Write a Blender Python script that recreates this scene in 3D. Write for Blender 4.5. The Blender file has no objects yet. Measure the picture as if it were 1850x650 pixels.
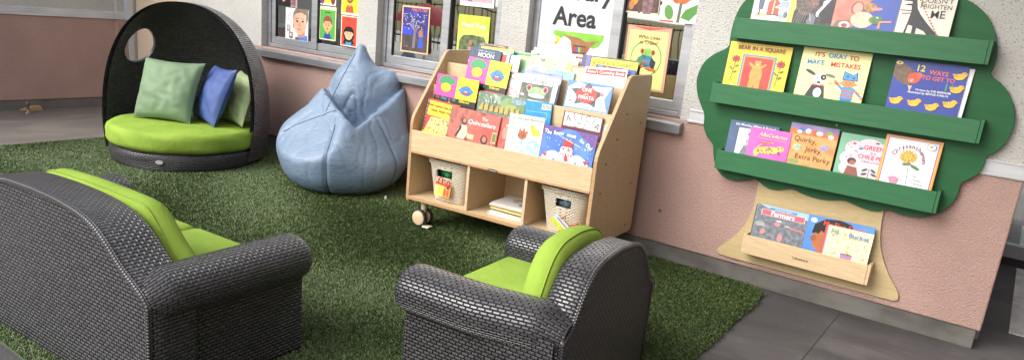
import bpy, bmesh, math, random
import numpy as np
from mathutils import Vector, Matrix
random.seed(7); rng = np.random.default_rng(7)
SC = bpy.context.scene
COL = SC.collection
sin, cos, pi, rad = math.sin, math.cos, math.pi, math.radians

# ------------------------------------------------------------------ helpers
def lin(h):
    h = h.lstrip('#')
    out = []
    for i in (0, 2, 4):
        c = int(h[i:i+2], 16)/255
        out.append(c/12.92 if c <= .04045 else ((c+.055)/1.055)**2.4)
    return (*out, 1)

MATS = {}
def base_mat(name):
    m = bpy.data.materials.new(name); m.use_nodes = True
    nt = m.node_tree; b = nt.nodes['Principled BSDF']
    return m, nt, b
def nd(nt, t, **kw):
    n = nt.nodes.new(t)
    for k, v in kw.items():
        if k in n.inputs: n.inputs[k].default_value = v
        else: setattr(n, k, v)
    return n
def plain(hexc, rough=.5, spec=.5, metal=0, bump=0, bscale=100, name=None):
    key = ('p', hexc, rough, spec, metal, bump, bscale)
    if key in MATS: return MATS[key]
    m, nt, b = base_mat(name or 'paint_'+hexc)
    b.inputs['Base Color'].default_value = lin(hexc)
    b.inputs['Roughness'].default_value = rough
    b.inputs['Specular IOR Level'].default_value = spec
    b.inputs['Metallic'].default_value = metal
    if bump:
        tc = nd(nt, 'ShaderNodeTexCoord'); n = nd(nt, 'ShaderNodeTexNoise', Scale=bscale, Detail=3.0)
        bp = nd(nt, 'ShaderNodeBump', Strength=bump, Distance=.01)
        nt.links.new(tc.outputs['Object'], n.inputs['Vector']); nt.links.new(n.outputs['Fac'], bp.inputs['Height'])
        nt.links.new(bp.outputs[0], b.inputs['Normal'])
    MATS[key] = m; return m
def noisy(c1, c2, scale=30, rough=.5, bump=0, lo=.35, hi=.65, c3=None, detail=4, stretch=(1,1,1), spec=.5, bscale=None, bdist=.01, name=None, metal=0):
    key = ('n', c1, c2, c3, scale, rough, bump, lo, hi, detail, stretch, bscale)
    if key in MATS: return MATS[key]
    m, nt, b = base_mat(name or 'mottled_'+c1)
    tc = nd(nt, 'ShaderNodeTexCoord'); mp = nd(nt, 'ShaderNodeMapping'); mp.inputs['Scale'].default_value = stretch
    n = nd(nt, 'ShaderNodeTexNoise', Scale=scale, Detail=detail)
    r = nd(nt, 'ShaderNodeValToRGB'); r.color_ramp.elements[0].position = lo; r.color_ramp.elements[1].position = hi
    r.color_ramp.elements[0].color = lin(c1); r.color_ramp.elements[1].color = lin(c2)
    if c3:
        e = r.color_ramp.elements.new((lo+hi)/2); e.color = lin(c3)
    nt.links.new(tc.outputs['Object'], mp.inputs['Vector']); nt.links.new(mp.outputs[0], n.inputs['Vector'])
    nt.links.new(n.outputs['Fac'], r.inputs['Fac']); nt.links.new(r.outputs['Color'], b.inputs['Base Color'])
    b.inputs['Roughness'].default_value = rough; b.inputs['Specular IOR Level'].default_value = spec
    b.inputs['Metallic'].default_value = metal
    if bump:
        n2 = nd(nt, 'ShaderNodeTexNoise', Scale=bscale or scale, Detail=3.0)
        bp = nd(nt, 'ShaderNodeBump', Strength=bump, Distance=bdist)
        nt.links.new(mp.outputs[0], n2.inputs['Vector'])
        nt.links.new(n2.outputs['Fac'], bp.inputs['Height']); nt.links.new(bp.outputs[0], b.inputs['Normal'])
    MATS[key] = m; return m

def stucco(name, c1, c2, flecks=None):
    m, nt, b = base_mat(name)
    tc = nd(nt, 'ShaderNodeTexCoord')
    n = nd(nt, 'ShaderNodeTexNoise', Scale=88.0, Detail=5.0, Roughness=.6)
    big = nd(nt, 'ShaderNodeTexNoise', Scale=1.6, Detail=5.0)
    r = nd(nt, 'ShaderNodeValToRGB'); r.color_ramp.elements[0].position = .3; r.color_ramp.elements[1].position = .7
    r.color_ramp.elements[0].color = lin(c1); r.color_ramp.elements[1].color = lin(c2)
    mx = nd(nt, 'ShaderNodeMath', operation='ADD'); mx2 = nd(nt, 'ShaderNodeMath', operation='MULTIPLY'); mx2.inputs[1].default_value = .5
    L = nt.links
    L.new(tc.outputs['Object'], n.inputs['Vector']); L.new(tc.outputs['Object'], big.inputs['Vector'])
    L.new(n.outputs['Fac'], mx.inputs[0]); L.new(big.outputs['Fac'], mx.inputs[1]); L.new(mx.outputs[0], mx2.inputs[0])
    L.new(mx2.outputs[0], r.inputs['Fac'])
    v = nd(nt, 'ShaderNodeTexVoronoi', Scale=150.0); L.new(tc.outputs['Object'], v.inputs['Vector'])
    ad = nd(nt, 'ShaderNodeMath', operation='ADD'); L.new(n.outputs['Fac'], ad.inputs[0])
    vm = nd(nt, 'ShaderNodeMath', operation='MULTIPLY'); vm.inputs[1].default_value = .55; L.new(v.outputs['Distance'], vm.inputs[0]); L.new(vm.outputs[0], ad.inputs[1])
    bp = nd(nt, 'ShaderNodeBump', Strength=.8, Distance=.0072); L.new(ad.outputs[0], bp.inputs['Height']); L.new(bp.outputs[0], b.inputs['Normal'])
    if flecks:
        f = nd(nt, 'ShaderNodeTexNoise', Scale=95.0, Detail=2.0); L.new(tc.outputs['Object'], f.inputs['Vector'])
        fr = nd(nt, 'ShaderNodeValToRGB'); fr.color_ramp.elements[0].position = .60; fr.color_ramp.elements[1].position = .68
        L.new(f.outputs['Fac'], fr.inputs['Fac'])
        mix = nd(nt, 'ShaderNodeMix', data_type='RGBA'); L.new(fr.outputs['Color'], mix.inputs['Factor'])
        L.new(r.outputs['Color'], mix.inputs[6]); mix.inputs[7].default_value = lin(flecks); L.new(mix.outputs[2], b.inputs['Base Color'])
    else: L.new(r.outputs['Color'], b.inputs['Base Color'])
    b.inputs['Roughness'].default_value = .9; b.inputs['Specular IOR Level'].default_value = .2
    return m

def weave(name, c1, c2, cm, bw, rh, ms=.3, rough=.38, dist=.004, spec=.6, strength=1.0):
    """UV based basket weave: flat strands bw long, rh tall (metres), rounded by the bump"""
    m, nt, b = base_mat(name); L = nt.links
    uv = nd(nt, 'ShaderNodeUVMap')
    br = nd(nt, 'ShaderNodeTexBrick'); br.inputs['Scale'].default_value = 1
    br.inputs['Brick Width'].default_value = bw; br.inputs['Row Height'].default_value = rh
    br.inputs['Mortar Size'].default_value = rh*ms; br.inputs['Mortar Smooth'].default_value = 1.0
    br.inputs['Color1'].default_value = lin(c1); br.inputs['Color2'].default_value = lin(c2); br.inputs['Mortar'].default_value = lin(cm)
    L.new(uv.outputs[0], br.inputs['Vector']); L.new(br.outputs['Color'], b.inputs['Base Color'])
    iv = nd(nt, 'ShaderNodeMath', operation='SUBTRACT'); iv.inputs[0].default_value = 1; L.new(br.outputs['Fac'], iv.inputs[1])
    bp = nd(nt, 'ShaderNodeBump', Strength=strength, Distance=dist); L.new(iv.outputs[0], bp.inputs['Height']); L.new(bp.outputs[0], b.inputs['Normal'])
    b.inputs['Roughness'].default_value = rough; b.inputs['Specular IOR Level'].default_value = spec
    return m

def wood(name, c1, c2, rough=.42):
    m, nt, b = base_mat(name); L = nt.links
    tc = nd(nt, 'ShaderNodeTexCoord'); mp = nd(nt, 'ShaderNodeMapping'); mp.inputs['Scale'].default_value = (1.2, 9, 9)
    n = nd(nt, 'ShaderNodeTexNoise', Scale=7.0, Detail=6.0, Distortion=1.2)
    L.new(tc.outputs['Object'], mp.inputs['Vector']); L.new(mp.outputs[0], n.inputs['Vector'])
    r = nd(nt, 'ShaderNodeValToRGB'); r.color_ramp.elements[0].position = .3; r.color_ramp.elements[1].position = .7
    r.color_ramp.elements[0].color = lin(c1); r.color_ramp.elements[1].color = lin(c2)
    L.new(n.outputs['Fac'], r.inputs['Fac']); L.new(r.outputs['Color'], b.inputs['Base Color'])
    b.inputs['Roughness'].default_value = rough; b.inputs['Specular IOR Level'].default_value = .4
    return m

class MB:
    """collects geometry; build() links it as one mesh object"""
    def __init__(s): s.v = []; s.f = []; s.uv = []; s.mi = []; s.mats = []; s.sm = []
    def slot(s, m):
        if m not in s.mats: s.mats.append(m)
        return s.mats.index(m)
    def face(s, idx, m=None, uv=None, smooth=False):
        s.f.append(tuple(idx)); s.mi.append(s.slot(m) if m else 0); s.uv.append(uv); s.sm.append(smooth)
    def verts(s, pts):
        i = len(s.v); s.v += [tuple(p) for p in pts]; return list(range(i, i+len(pts)))
    def box(s, x0, x1, y0, y1, z0, z1, m=None):
        i = s.verts([(x0,y0,z0),(x1,y0,z0),(x1,y1,z0),(x0,y1,z0),(x0,y0,z1),(x1,y0,z1),(x1,y1,z1),(x0,y1,z1)])
        for q in ((0,3,2,1),(4,5,6,7),(0,1,5,4),(1,2,6,5),(2,3,7,6),(3,0,4,7)): s.face([i[k] for k in q], m)
        return s
    def prism(s, poly, d0, d1, axis='y', m=None):
        """polygon (a,b) extruded along axis; axis y: a=x,b=z ; x: a=y,b=z ; z: a=x,b=y"""
        n = len(poly)
        def P(a, b, d): return {'y': (a, d, b), 'x': (d, a, b), 'z': (a, b, d)}[axis]
        i = s.verts([P(a, b, d0) for a, b in poly]+[P(a, b, d1) for a, b in poly])
        s.face(i[:n], m); s.face(i[n:][::-1], m)
        for k in range(n): s.face((i[k], i[n+k], i[n+(k+1) % n], i[(k+1) % n]), m)
        return s
    def grid(s, P, UV=None, m=None, closeu=False, closev=False, smooth=True, skip=None):
        """P[i][j] points"""
        nu, nv = len(P), len(P[0])
        idx = s.verts([p for row in P for p in row])
        for i in range(nu if closeu else nu-1):
            for j in range(nv if closev else nv-1):
                if skip and skip(i, j): continue
                a, b_ = (i, j), ((i+1) % nu, j); c, d = ((i+1) % nu, (j+1) % nv), (i, (j+1) % nv)
                uv = None
                if UV is not None:
                    I, J = i+1, j+1
                    uv = (UV(i, j), UV(I, j), UV(I, J), UV(i, J))
                s.face([idx[q[0]*nv+q[1]] for q in (a, b_, c, d)], m, uv, smooth)
        return idx
    def tube(s, pts, r, n=8, closed=False, m=None, cap=True, uvscale=True):
        pts = [Vector(p) for p in pts]; N = len(pts); rings = []; prev = None; L = 0
        rr = r if hasattr(r, '__len__') else [r]*N
        for k in range(N):
            t = (pts[(k+1) % N if closed else min(k+1, N-1)]-pts[(k-1) % N if closed else max(k-1, 0)]).normalized()
            if prev is None: u = t.orthogonal().normalized()
            else:
                u = prev-t*prev.dot(t); u.normalize()
            prev = u; w = t.cross(u)
            rings.append([pts[k]+(u*cos(a)+w*sin(a))*rr[k] for a in [2*pi*q/n for q in range(n)]])
        ls = [0]
        for k in range(1, N+1): ls.append(ls[-1]+(pts[k % N]-pts[k-1]).length)
        r0 = rr[0]
        idx = s.grid(rings, lambda i, j: (ls[min(i, N)], 2*pi*r0*j/n), m, closeu=closed, closev=True)
        if cap and not closed:
            s.face(idx[:n][::-1], m); s.face(idx[-n:], m)
        return s
    def lathe(s, prof, c=(0,0,0), n=24, m=None, axis='z'):
        P = []
        for k in range(n):
            a = 2*pi*k/n; row = []
            for r, z in prof:
                q = {'z': (r*cos(a), r*sin(a), z), 'y': (r*cos(a), z, -r*sin(a)), 'x': (z, r*cos(a), r*sin(a))}[axis]
                row.append((q[0]+c[0], q[1]+c[1], q[2]+c[2]))
            P.append(row)
        s.grid(P, None, m, closeu=True); return s
    def build(s, name, m=None, parent=None, bevel=0, seg=2, smooth=None):
        me = bpy.data.meshes.new(name)
        me.from_pydata(s.v, [], s.f)
        if s.mats:
            for k in s.mats: me.materials.append(k)
            me.polygons.foreach_set('material_index', s.mi)
        if m and not s.mats: me.materials.append(m)
        me.polygons.foreach_set('use_smooth', [bool(smooth) if smooth is not None else q for q in s.sm])
        if any(u is not None for u in s.uv):
            ul = me.uv_layers.new(name='UVMap'); flat = []
            for f, u in zip(s.f, s.uv):
                flat += [c for p in (u if u is not None else [(0, 0)]*len(f)) for c in p]
            ul.data.foreach_set('uv', flat)
        bm = bmesh.new(); bm.from_mesh(me)
        bmesh.ops.remove_doubles(bm, verts=bm.verts, dist=1e-6)
        bmesh.ops.recalc_face_normals(bm, faces=bm.faces)
        if bevel:
            es = [e for e in bm.edges if len(e.link_faces) == 2 and e.calc_face_angle() > .6]
            bmesh.ops.bevel(bm, geom=es, offset=bevel, segments=seg, profile=.5, affect='EDGES', clamp_overlap=True)
        bm.to_mesh(me); bm.free(); me.update()
        return link(name, me, parent)
def link(name, me, parent=None):
    o = bpy.data.objects.new(name, me); COL.objects.link(o)
    if parent is not None: o.parent = parent
    return o
def thing(name, label, cat, mat=None, loc=None, rz=0, group=None):
    o = bpy.data.objects.new(name, None); COL.objects.link(o); o.empty_display_size = .1
    if mat is not None: o.matrix_world = mat
    if loc is not None: o.location = loc; o.rotation_euler = (0, 0, rz)
    return tag(o, label, cat, group)
def tag(o, label, cat, group=None):
    o['label'] = label; o['category'] = cat
    if group: o['group'] = group
    return o
def struct(o, kind='structure'):
    o['kind'] = kind; return o
def frame(o, ex, ey, ez):
    M = Matrix.Identity(4)
    for k, a in enumerate((ex, ey, ez, o)):
        for r in range(3): M[r][k] = a[r]
    return M

# ------------------------------------------------------------------ flat artwork on covers and posters
def text_mesh(txt, size, bold=0, shear=0, align='CENTER'):
    c = bpy.data.curves.new('lettering', 'FONT'); c.body = txt; c.size = size; c.align_x = align; c.align_y = 'CENTER'
    c.offset = bold*size; c.shear = shear; c.resolution_u = 3
    o = bpy.data.objects.new('lettering', c)
    me = bpy.data.meshes.new_from_object(o)
    v = [tuple(p.co) for p in me.vertices]; f = [tuple(p.vertices) for p in me.polygons]
    bpy.data.objects.remove(o); bpy.data.curves.remove(c); bpy.data.meshes.remove(me)
    return v, f
def ink(c):
    if isinstance(c, tuple): return noisy(c[0], c[1], c[2], rough=.35, c3=c[3] if len(c) > 3 else None, detail=5)
    return plain(c, .35)
def clip(pts, w, h):
    for ax, lim, sg in ((0, 0, 1), (0, w, -1), (1, 0, 1), (1, h, -1)):
        out = []
        for k in range(len(pts)):
            a, b = pts[k-1], pts[k]; fa, fb = (a[ax]-lim)*sg, (b[ax]-lim)*sg
            if (fa >= 0) != (fb >= 0):
                t = fa/(fa-fb); out.append((a[0]+(b[0]-a[0])*t, a[1]+(b[1]-a[1])*t))
            if fb >= 0: out.append(b)
        pts = out
        if len(pts) < 3: return None
    return pts
def artwork(cmds, w, h, parent, z0=.0006, dz=.00012, pic='cover_picture', tit='title', hid=0):
    """cmds in fractions of the sheet; flat prints stacked a hair apart"""
    pm, tm = MB(), MB(); z = z0; Hf = h; yo = hid*h; h = h*(1-hid)
    def put(pts, z, col):
        pts = clip([(x, y+yo) for x, y in pts], w, Hf)
        if pts: pm.face(pm.verts([(x, y, z) for x, y in pts]), ink(col))
    for c in cmds:
        k = c[0]; z += dz
        if k == 'R':
            x0, y0, x1, y1, col = c[1:]
            put([(x0*w,y0*h),(x1*w,y0*h),(x1*w,y1*h),(x0*w,y1*h)], z, col)
        elif k == 'E':
            cx, cy, rx, ry, col = c[1:6]; a0 = c[6] if len(c) > 6 else 0; n = 24; pts = []
            for q in range(n):
                x, y = rx*w*cos(2*pi*q/n), ry*h*sin(2*pi*q/n)
                pts.append((cx*w+x*cos(a0)-y*sin(a0), cy*h+x*sin(a0)+y*cos(a0)))
            put(pts, z, col)
        elif k == 'P':
            put([(x*w, y*h) for x, y in c[1]], z, c[2])
        elif k == 'S':                    # stroke
            pts, wd, col = c[1:]
            for (xa, ya), (xb, yb) in zip(pts, pts[1:]):
                a = Vector((xa*w, ya*h, 0)); b = Vector((xb*w, yb*h, 0)); d = (b-a)
                if d.length < 1e-6: continue
                d.normalize(); q = Vector((-d.y, d.x, 0))*wd*h/2; e = d*wd*h*.35
                put([(p.x, p.y) for p in (a-e-q, b+e-q, b+e+q, a-e+q)], z, col)
        elif k == 'T':
            txt, cx, cy, sz, col = c[1:6]; rot = c[6] if len(c) > 6 else 0; bold = c[7] if len(c) > 7 else .012; sh = c[8] if len(c) > 8 else 0
            v, f = text_mesh(txt, sz*(h+.75*(Hf-h)), bold, sh)
            i = tm.verts([(cx*w+x*cos(rot)-y*sin(rot), yo+cy*h+x*sin(rot)+y*cos(rot), z) for x, y, _ in v])
            for q in f: tm.face([i[a] for a in q], ink(col))
        elif k == 'A':                    # lettering on an arc: text, centre, radius (of h), start angle, end angle, size, colour
            txt, cx, cy, rr, a0, a1, sz, col = c[1:9]
            for q, ch in enumerate(txt):
                if ch == ' ': continue
                a = a0+(a1-a0)*q/max(1, len(txt)-1); v, f = text_mesh(ch, sz*(h+.4*(Hf-h)), .012)
                px, py, rot = cx*w+rr*h*cos(a), yo+cy*h+rr*h*sin(a), a-pi/2
                i = tm.verts([(px+x*cos(rot)-y*sin(rot), py+x*sin(rot)+y*cos(rot), z) for x, y, _ in v])
                for g in f: tm.face([i[b] for b in g], ink(col))
    if pm.f: pm.build(pic, None, parent)
    if tm.f: tm.build(tit, None, parent)
R = lambda *a: ('R', *a)
E = lambda *a: ('E', *a)
P = lambda *a: ('P', *a)
S = lambda *a: ('S', *a)
T = lambda *a: ('T', *a)
A = lambda *a: ('A', *a)
def dots(n, x0, y0, x1, y1, r, cols, asp=1, seed=1):
    q = random.Random(seed)
    return [E(q.uniform(x0, x1), q.uniform(y0, y1), r*q.uniform(.6, 1.4), r*asp*q.uniform(.6, 1.4), q.choice(cols), q.uniform(0, 3)) for _ in range(n)]

PAPER = plain('f1ece0', .8)
def book(label, group, M, w, h, t, col, art, spine=None, roll=0, category='book', hid=0):
    """origin at lower left of the front cover; x right, y up the cover, z towards the viewer"""
    bk = thing('picture_book', label, category, M @ Matrix.Rotation(rad(roll), 4, 'Z'), group=group)
    cm = ink(col); sm = ink(spine) if spine else cm
    b = MB()
    b.box(0, w, 0, h, -.0022, 0, cm); b.box(.0004, w, 0, h, -t, -t+.0022, cm); b.box(-.0012, .0016, .0002, h-.0002, -t+.0002, -.0002, sm)
    b.build('cover', None, bk)
    MB().box(.003, w-.004, .004, h-.004, -t+.0024, -.0024).build('pages', PAPER, bk)
    artwork(art, w, h, bk, hid=hid)
    return bk

# ------------------------------------------------------------------ materials
PINK = stucco('pink_stucco', '9e8279', 'bd9e93')
WHITE = stucco('white_stucco', 'b0aea9', 'c9c7c2', '8f8d88')
CONC = noisy('4c4a46', '7d7a74', 3.2, .85, .25, .25, .75, '6f6c67', 8, (1, 1, 1.6), .2, 40, .006, 'plinth_concrete')
ALU = noisy('9b9da0', 'b1b3b6', 3, .38, 0, .3, .7, None, 3, (1, 1, 8), .5, None, .01, 'anodised_aluminium', .55)
BANDM = noisy('b9bbbd', 'cfd0d2', 3, .4, 0, .3, .7, None, 3, (1, 1, 8), .5, None, .01, 'painted_metal_band', .25)
DARK = plain('17181a', .5)
WICK = weave('charcoal_wicker', '39373a', '4f4d50', '0b0a0c', .029, .0142, .27, .30, .0064, .85, 1)
WICKB = weave('dark_wicker', '545257', '737176', '0d0c0e', .040, .0175, .28, .30, .008, .85)
BASKET = weave('cream_wicker', 'e9dfca', 'f5eee0', 'ab9670', .021, .0100, .30, .55, .005, .4)
LIME = noisy('819d38', '95b148', 4, .8, .5, .3, .7, None, 6, (1, 1, 1), .2, 11, .016, 'lime_canvas')
MAPLE = wood('maple_laminate', 'c6aa83', 'd6be9a'); MAPLE_EDGE = wood('maple_edge', 'b08a64', 'bd9871')
TAN = wood('tan_board', 'b6a074', 'c4b086', .5)
GREEN_B = noisy('1d5530', '235f36', 5, .5, .05, .3, .7, None, 6, (1, 1, 6), .35, 60, .002, 'green_board')
GREEN_L = noisy('2f6540', '376f49', 9, .45, .08, .3, .7, None, 6, (.6, 3, 6), .4, 60, .002, 'green_ledge')

def glass_mat():
    m, nt, b = base_mat('window_glass'); L = nt.links; out = nt.nodes['Material Output']
    g = nd(nt, 'ShaderNodeBsdfGlossy'); g.inputs['Roughness'].default_value = .015; g.inputs['Color'].default_value = (.95, .97, .97, 1)
    t = nd(nt, 'ShaderNodeBsdfTransparent'); t.inputs['Color'].default_value = (.62, .66, .64, 1)
    tc = nd(nt, 'ShaderNodeTexCoord'); n = nd(nt, 'ShaderNodeTexNoise', Scale=3.0, Detail=1.0)
    bp = nd(nt, 'ShaderNodeBump', Strength=.06, Distance=.02); L.new(tc.outputs['Object'], n.inputs['Vector']); L.new(n.outputs['Fac'], bp.inputs['Height']); L.new(bp.outputs[0], g.inputs['Normal'])
    x = nd(nt, 'ShaderNodeMixShader'); x.inputs[0].default_value = .55
    L.new(t.outputs[0], x.inputs[1]); L.new(g.outputs[0], x.inputs[2]); L.new(x.outputs[0], out.inputs['Surface']); return m
GLASS = glass_mat()

# ------------------------------------------------------------------ ground
def ground_mat(name, c1, c2, c3, stretch, scale, crack):
    m, nt, b = base_mat(name); L = nt.links
    tc = nd(nt, 'ShaderNodeTexCoord'); mp = nd(nt, 'ShaderNodeMapping'); mp.inputs['Scale'].default_value = stretch
    L.new(tc.outputs['Object'], mp.inputs[0])
    n = nd(nt, 'ShaderNodeTexNoise', Scale=scale, Detail=9.0, Roughness=.62, Distortion=.6); L.new(mp.outputs[0], n.inputs[0])
    r = nd(nt, 'ShaderNodeValToRGB'); e = r.color_ramp.elements; e[0].position = .3; e[1].position = .72; e[0].color = lin(c1); e[1].color = lin(c2)
    q = e.new(.52); q.color = lin(c3)
    L.new(n.outputs['Fac'], r.inputs[0])
    g = nd(nt, 'ShaderNodeTexNoise', Scale=55.0, Detail=4.0); L.new(tc.outputs['Object'], g.inputs[0])
    gr = nd(nt, 'ShaderNodeValToRGB'); gr.color_ramp.elements[0].position = .66; gr.color_ramp.elements[1].position = .74; L.new(g.outputs['Fac'], gr.inputs[0])
    mx = nd(nt, 'ShaderNodeMix', data_type='RGBA'); gm = nd(nt, 'ShaderNodeMath', operation='MULTIPLY'); gm.inputs[1].default_value = .35
    L.new(gr.outputs['Color'], gm.inputs[0]); L.new(gm.outputs[0], mx.inputs['Factor']); L.new(r.outputs['Color'], mx.inputs[6]); mx.inputs[7].default_value = lin('a8a49c')
    L.new(mx.outputs[2], b.inputs['Base Color'])
    bp = nd(nt, 'ShaderNodeBump', Strength=.35, Distance=.008); L.new(g.outputs['Fac'], bp.inputs['Height']); L.new(bp.outputs[0], b.inputs['Normal'])
    b.inputs['Roughness'].default_value = .62; b.inputs['Specular IOR Level'].default_value = .35
    return m
ASPH = ground_mat('weathered_asphalt', '413f40', '6e6a69', '524f50', (1, 1.6, 1), 1.1, 0)
PAVE = ground_mat('stained_concrete', '5b5651', '857e78', '706a65', (2.2, .7, 1), 1.1, 0)
struct(MB().box(-120, 120, -120, 120, -.3, 0).build('ground', ASPH))
mb = MB(); mb.box(-8.42, -3.6, -6, 4.45, -.1, .006); struct(mb.build('paving', PAVE))
mb = MB(); mb.box(-.62, -.614, 3.3, 4.40, -.01, .0025); struct(mb.build('pavement_joint', plain('4a4644', .8)))
struct(MB().box(.2, .33, 4.9, 6.55, -.01, .005).build('painted_line', noisy('b9b9b6', 'd8d8d4', 12, .6)))

# turf: backing sheet and blades
TX0, TX1, TY0, TY1 = -6.74, -.985, 1.1, 4.405
def tedge(y): return TX1-.02+.05*(y-3.2)*-.8
tm_ = noisy('43553a', '4e6140', 40, .9, 0, .3, .7, name='turf_backing')
mb = MB(); mb.prism([(TX0-.03, TY0), (TX1+.035, TY0), (TX1-.045, TY1-.1), (TX1-.12, TY1), (TX0-.05, TY1)], -.01, .012, 'z'); struct(mb.build('turf_mat', tm_))
def turf():
    A_ = (TX1-TX0)*(TY1-TY0); N = 420000
    x = rng.uniform(TX0, TX1, N*2); y = rng.uniform(TY0, TY1, N*2)
    d = np.hypot(x, y)
    keep = rng.uniform(0, 1, N*2) < np.clip(4.2/d, .35, 1.0)
    edge = TX1+.04-.08*(y-TY0)/(TY1-TY0)+.005*np.sin(y*40)+.006*np.sin(y*11+1)-.10*np.clip((y-4.30)/.1, 0, 1)**2+rng.normal(0, .004, len(y))
    keep &= x < edge
    x, y = x[keep], y[keep]; n = len(x)
    patch = np.sin(x*2.1+np.sin(y*1.7)*2)*np.cos(y*2.6+np.sin(x*1.3))
    az = rng.uniform(0, 2*np.pi, n)*.62+1.2*patch+2.2; tilt = rng.uniform(.3, .95, n)
    hgt = rng.uniform(.011, .020, n); wd = rng.uniform(.0014, .0023, n)*np.clip(np.hypot(x, y)/2.6, .9, 2.0)
    dx, dy = np.cos(az), np.sin(az); ox, oy = -np.sin(az+rng.normal(0, .8, n)), np.cos(az)
    V = np.zeros((n, 5, 3), np.float32); z0 = .010
    V[:, 0] = np.c_[x-ox*wd, y-oy*wd, np.full(n, z0)]; V[:, 1] = np.c_[x+ox*wd, y+oy*wd, np.full(n, z0)]
    mx, my, mz = x+dx*hgt*np.sin(tilt)*.45, y+dy*hgt*np.sin(tilt)*.45, z0+hgt*.62*np.cos(tilt*.6)
    V[:, 2] = np.c_[mx+ox*wd*.8, my+oy*wd*.8, mz]; V[:, 3] = np.c_[mx-ox*wd*.8, my-oy*wd*.8, mz]
    V[:, 4] = np.c_[x+dx*hgt*np.sin(tilt), y+dy*hgt*np.sin(tilt), z0+hgt*np.cos(tilt)]
    me = bpy.data.meshes.new('turf_grass'); me.vertices.add(n*5); me.vertices.foreach_set('co', V.ravel())
    b = np.arange(n)*5
    lp = np.stack([b, b+1, b+2, b+3, b+3, b+2, b+4], 1).ravel()
    me.loops.add(n*7); me.loops.foreach_set('vertex_index', lp.astype(np.int32))
    me.polygons.add(n*2); st = np.stack([np.arange(n)*7, np.arange(n)*7+4], 1).ravel()
    me.polygons.foreach_set('loop_start', st.astype(np.int32))
    me.update(); me.validate()
    m, nt, bs = base_mat('turf_blades'); L = nt.links
    g = nd(nt, 'ShaderNodeNewGeometry'); r = nd(nt, 'ShaderNodeValToRGB'); e = r.color_ramp.elements
    e[0].position = 0; e[0].color = lin('485934'); e[1].position = 1; e[1].color = lin('7c885c')
    for p_, c_ in ((.35, '536539'), (.7, '5d7043'), (.92, '697a4e')):
        q = e.new(p_); q.color = lin(c_)
    L.new(g.outputs['Random Per Island'], r.inputs[0]); L.new(r.outputs[0], bs.inputs['Base Color'])
    bs.inputs['Roughness'].default_value = .45; bs.inputs['Specular IOR Level'].default_value = .35
    me.materials.append(m); o = link('turf_grass', me); o['kind'] = 'stuff'; o['label'] = 'green artificial turf carpeting the reading corner'
turf()

# ------------------------------------------------------------------ building
WY = 4.42
bld = thing('school_building', 'school building with pink stucco base, white upper wall and aluminium windows', 'building', loc=(-3, WY, 0))
def bpart(mb, name, m=None, parent=bld, bevel=0, seg=2):
    o = mb.build(name, m, parent, bevel, seg)
    if parent is bld: o.matrix_parent_inverse = Matrix.Translation((-3, WY, 0)).inverted()
    return o
WINS = ((-5.985, -4.712), (-4.483, -3.238), (-3.0, -1.772))
mb = MB(); mb.box(-7.15, .062, WY, WY+.2, .112, .93); mb.box(-8.6, -8.4, 1.5, 4.30, .105, .957)
mb.prism([(-8.6, 4.30), (-8.4, 4.30), (-8.385, 4.315), (-8.385, 4.44), (-8.6, 4.44)], .105, .957, 'z')
bpart(mb, 'pink_wall', PINK, bevel=.008)
mb = MB()
for a, b_ in ((-7.15, WINS[0][0]), (WINS[0][1], WINS[1][0]), (WINS[1][1], WINS[2][0])): mb.box(a, b_, WY, WY+.2, .9301, 2.2)
mb.box(WINS[2][1], -1.716, WY, WY+.2, .9301, 2.2); mb.box(-1.716, .062, WY, WY+.2, 1.0, 2.2)
mb.box(-8.4, .062, WY, WY+.2, 2.2, 3.1)
mb.box(-8.6, -8.4, 1.5, 4.305, 1.041, 3.1); mb.prism([(-8.6, 4.305), (-8.4, 4.305), (-8.385, 4.32), (-8.385, 4.40), (-8.6, 4.40)], 1.041, 3.1, 'z')
bpart(mb, 'white_wall', WHITE)
mb = MB(); mb.box(-7.15, .045, WY+.012, WY+.19, 0, .112); mb.box(-8.58, -8.408, 1.5, 4.43, 0, .105)
bpart(mb, 'plinth', CONC, bevel=.006)
mb = MB(); mb.box(-1.716, .066, WY-.004, WY+.02, .94, 1.002); mb.box(-1.722, .067, WY-.012, WY+.02, .928, .941); mb.box(-1.716, .0665, WY-.010, WY+.02, .998, 1.006)
bpart(mb, 'metal_band', BANDM, bevel=.0015); mb = MB(); mb.box(-8.402, -8.392, 1.5, 4.30, .968, 1.036); mb.box(-8.402, -8.386, 1.5, 4.306, .957, .969); mb.box(-8.402, -8.378, 4.303, 4.40, .957, 1.041)
bpart(mb, 'metal_band', BANDM, bevel=.0015)
# recessed door behind the daybed
mb = MB(); mb.box(-8.385, -8.30, WY+.03, WY+.12, 0, 2.2); mb.box(-7.25, -7.15, WY+.01, WY+.12, 0, 2.2)
bpart(mb, 'door_frame', plain('b9b4ab', .5))
d = bpart(MB().box(-8.28, -7.262, WY+.06, WY+.1, .01, 2.19), 'door', noisy('cdb79f', 'd6c1aa', 2, .5, name='beige_door_paint'), bevel=.004)
bpart(MB().box(-8.30, -8.28, WY+.09, WY+.1, 0, 2.2), 'dark_door_gap', DARK)  # dark strip stands for the shade in the gap beside the door
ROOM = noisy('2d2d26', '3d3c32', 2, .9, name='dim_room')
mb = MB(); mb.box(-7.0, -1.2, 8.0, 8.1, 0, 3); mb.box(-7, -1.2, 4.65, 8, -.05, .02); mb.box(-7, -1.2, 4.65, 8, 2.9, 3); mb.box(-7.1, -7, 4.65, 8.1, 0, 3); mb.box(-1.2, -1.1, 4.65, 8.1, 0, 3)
bpart(mb, 'interior_room', ROOM)
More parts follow.
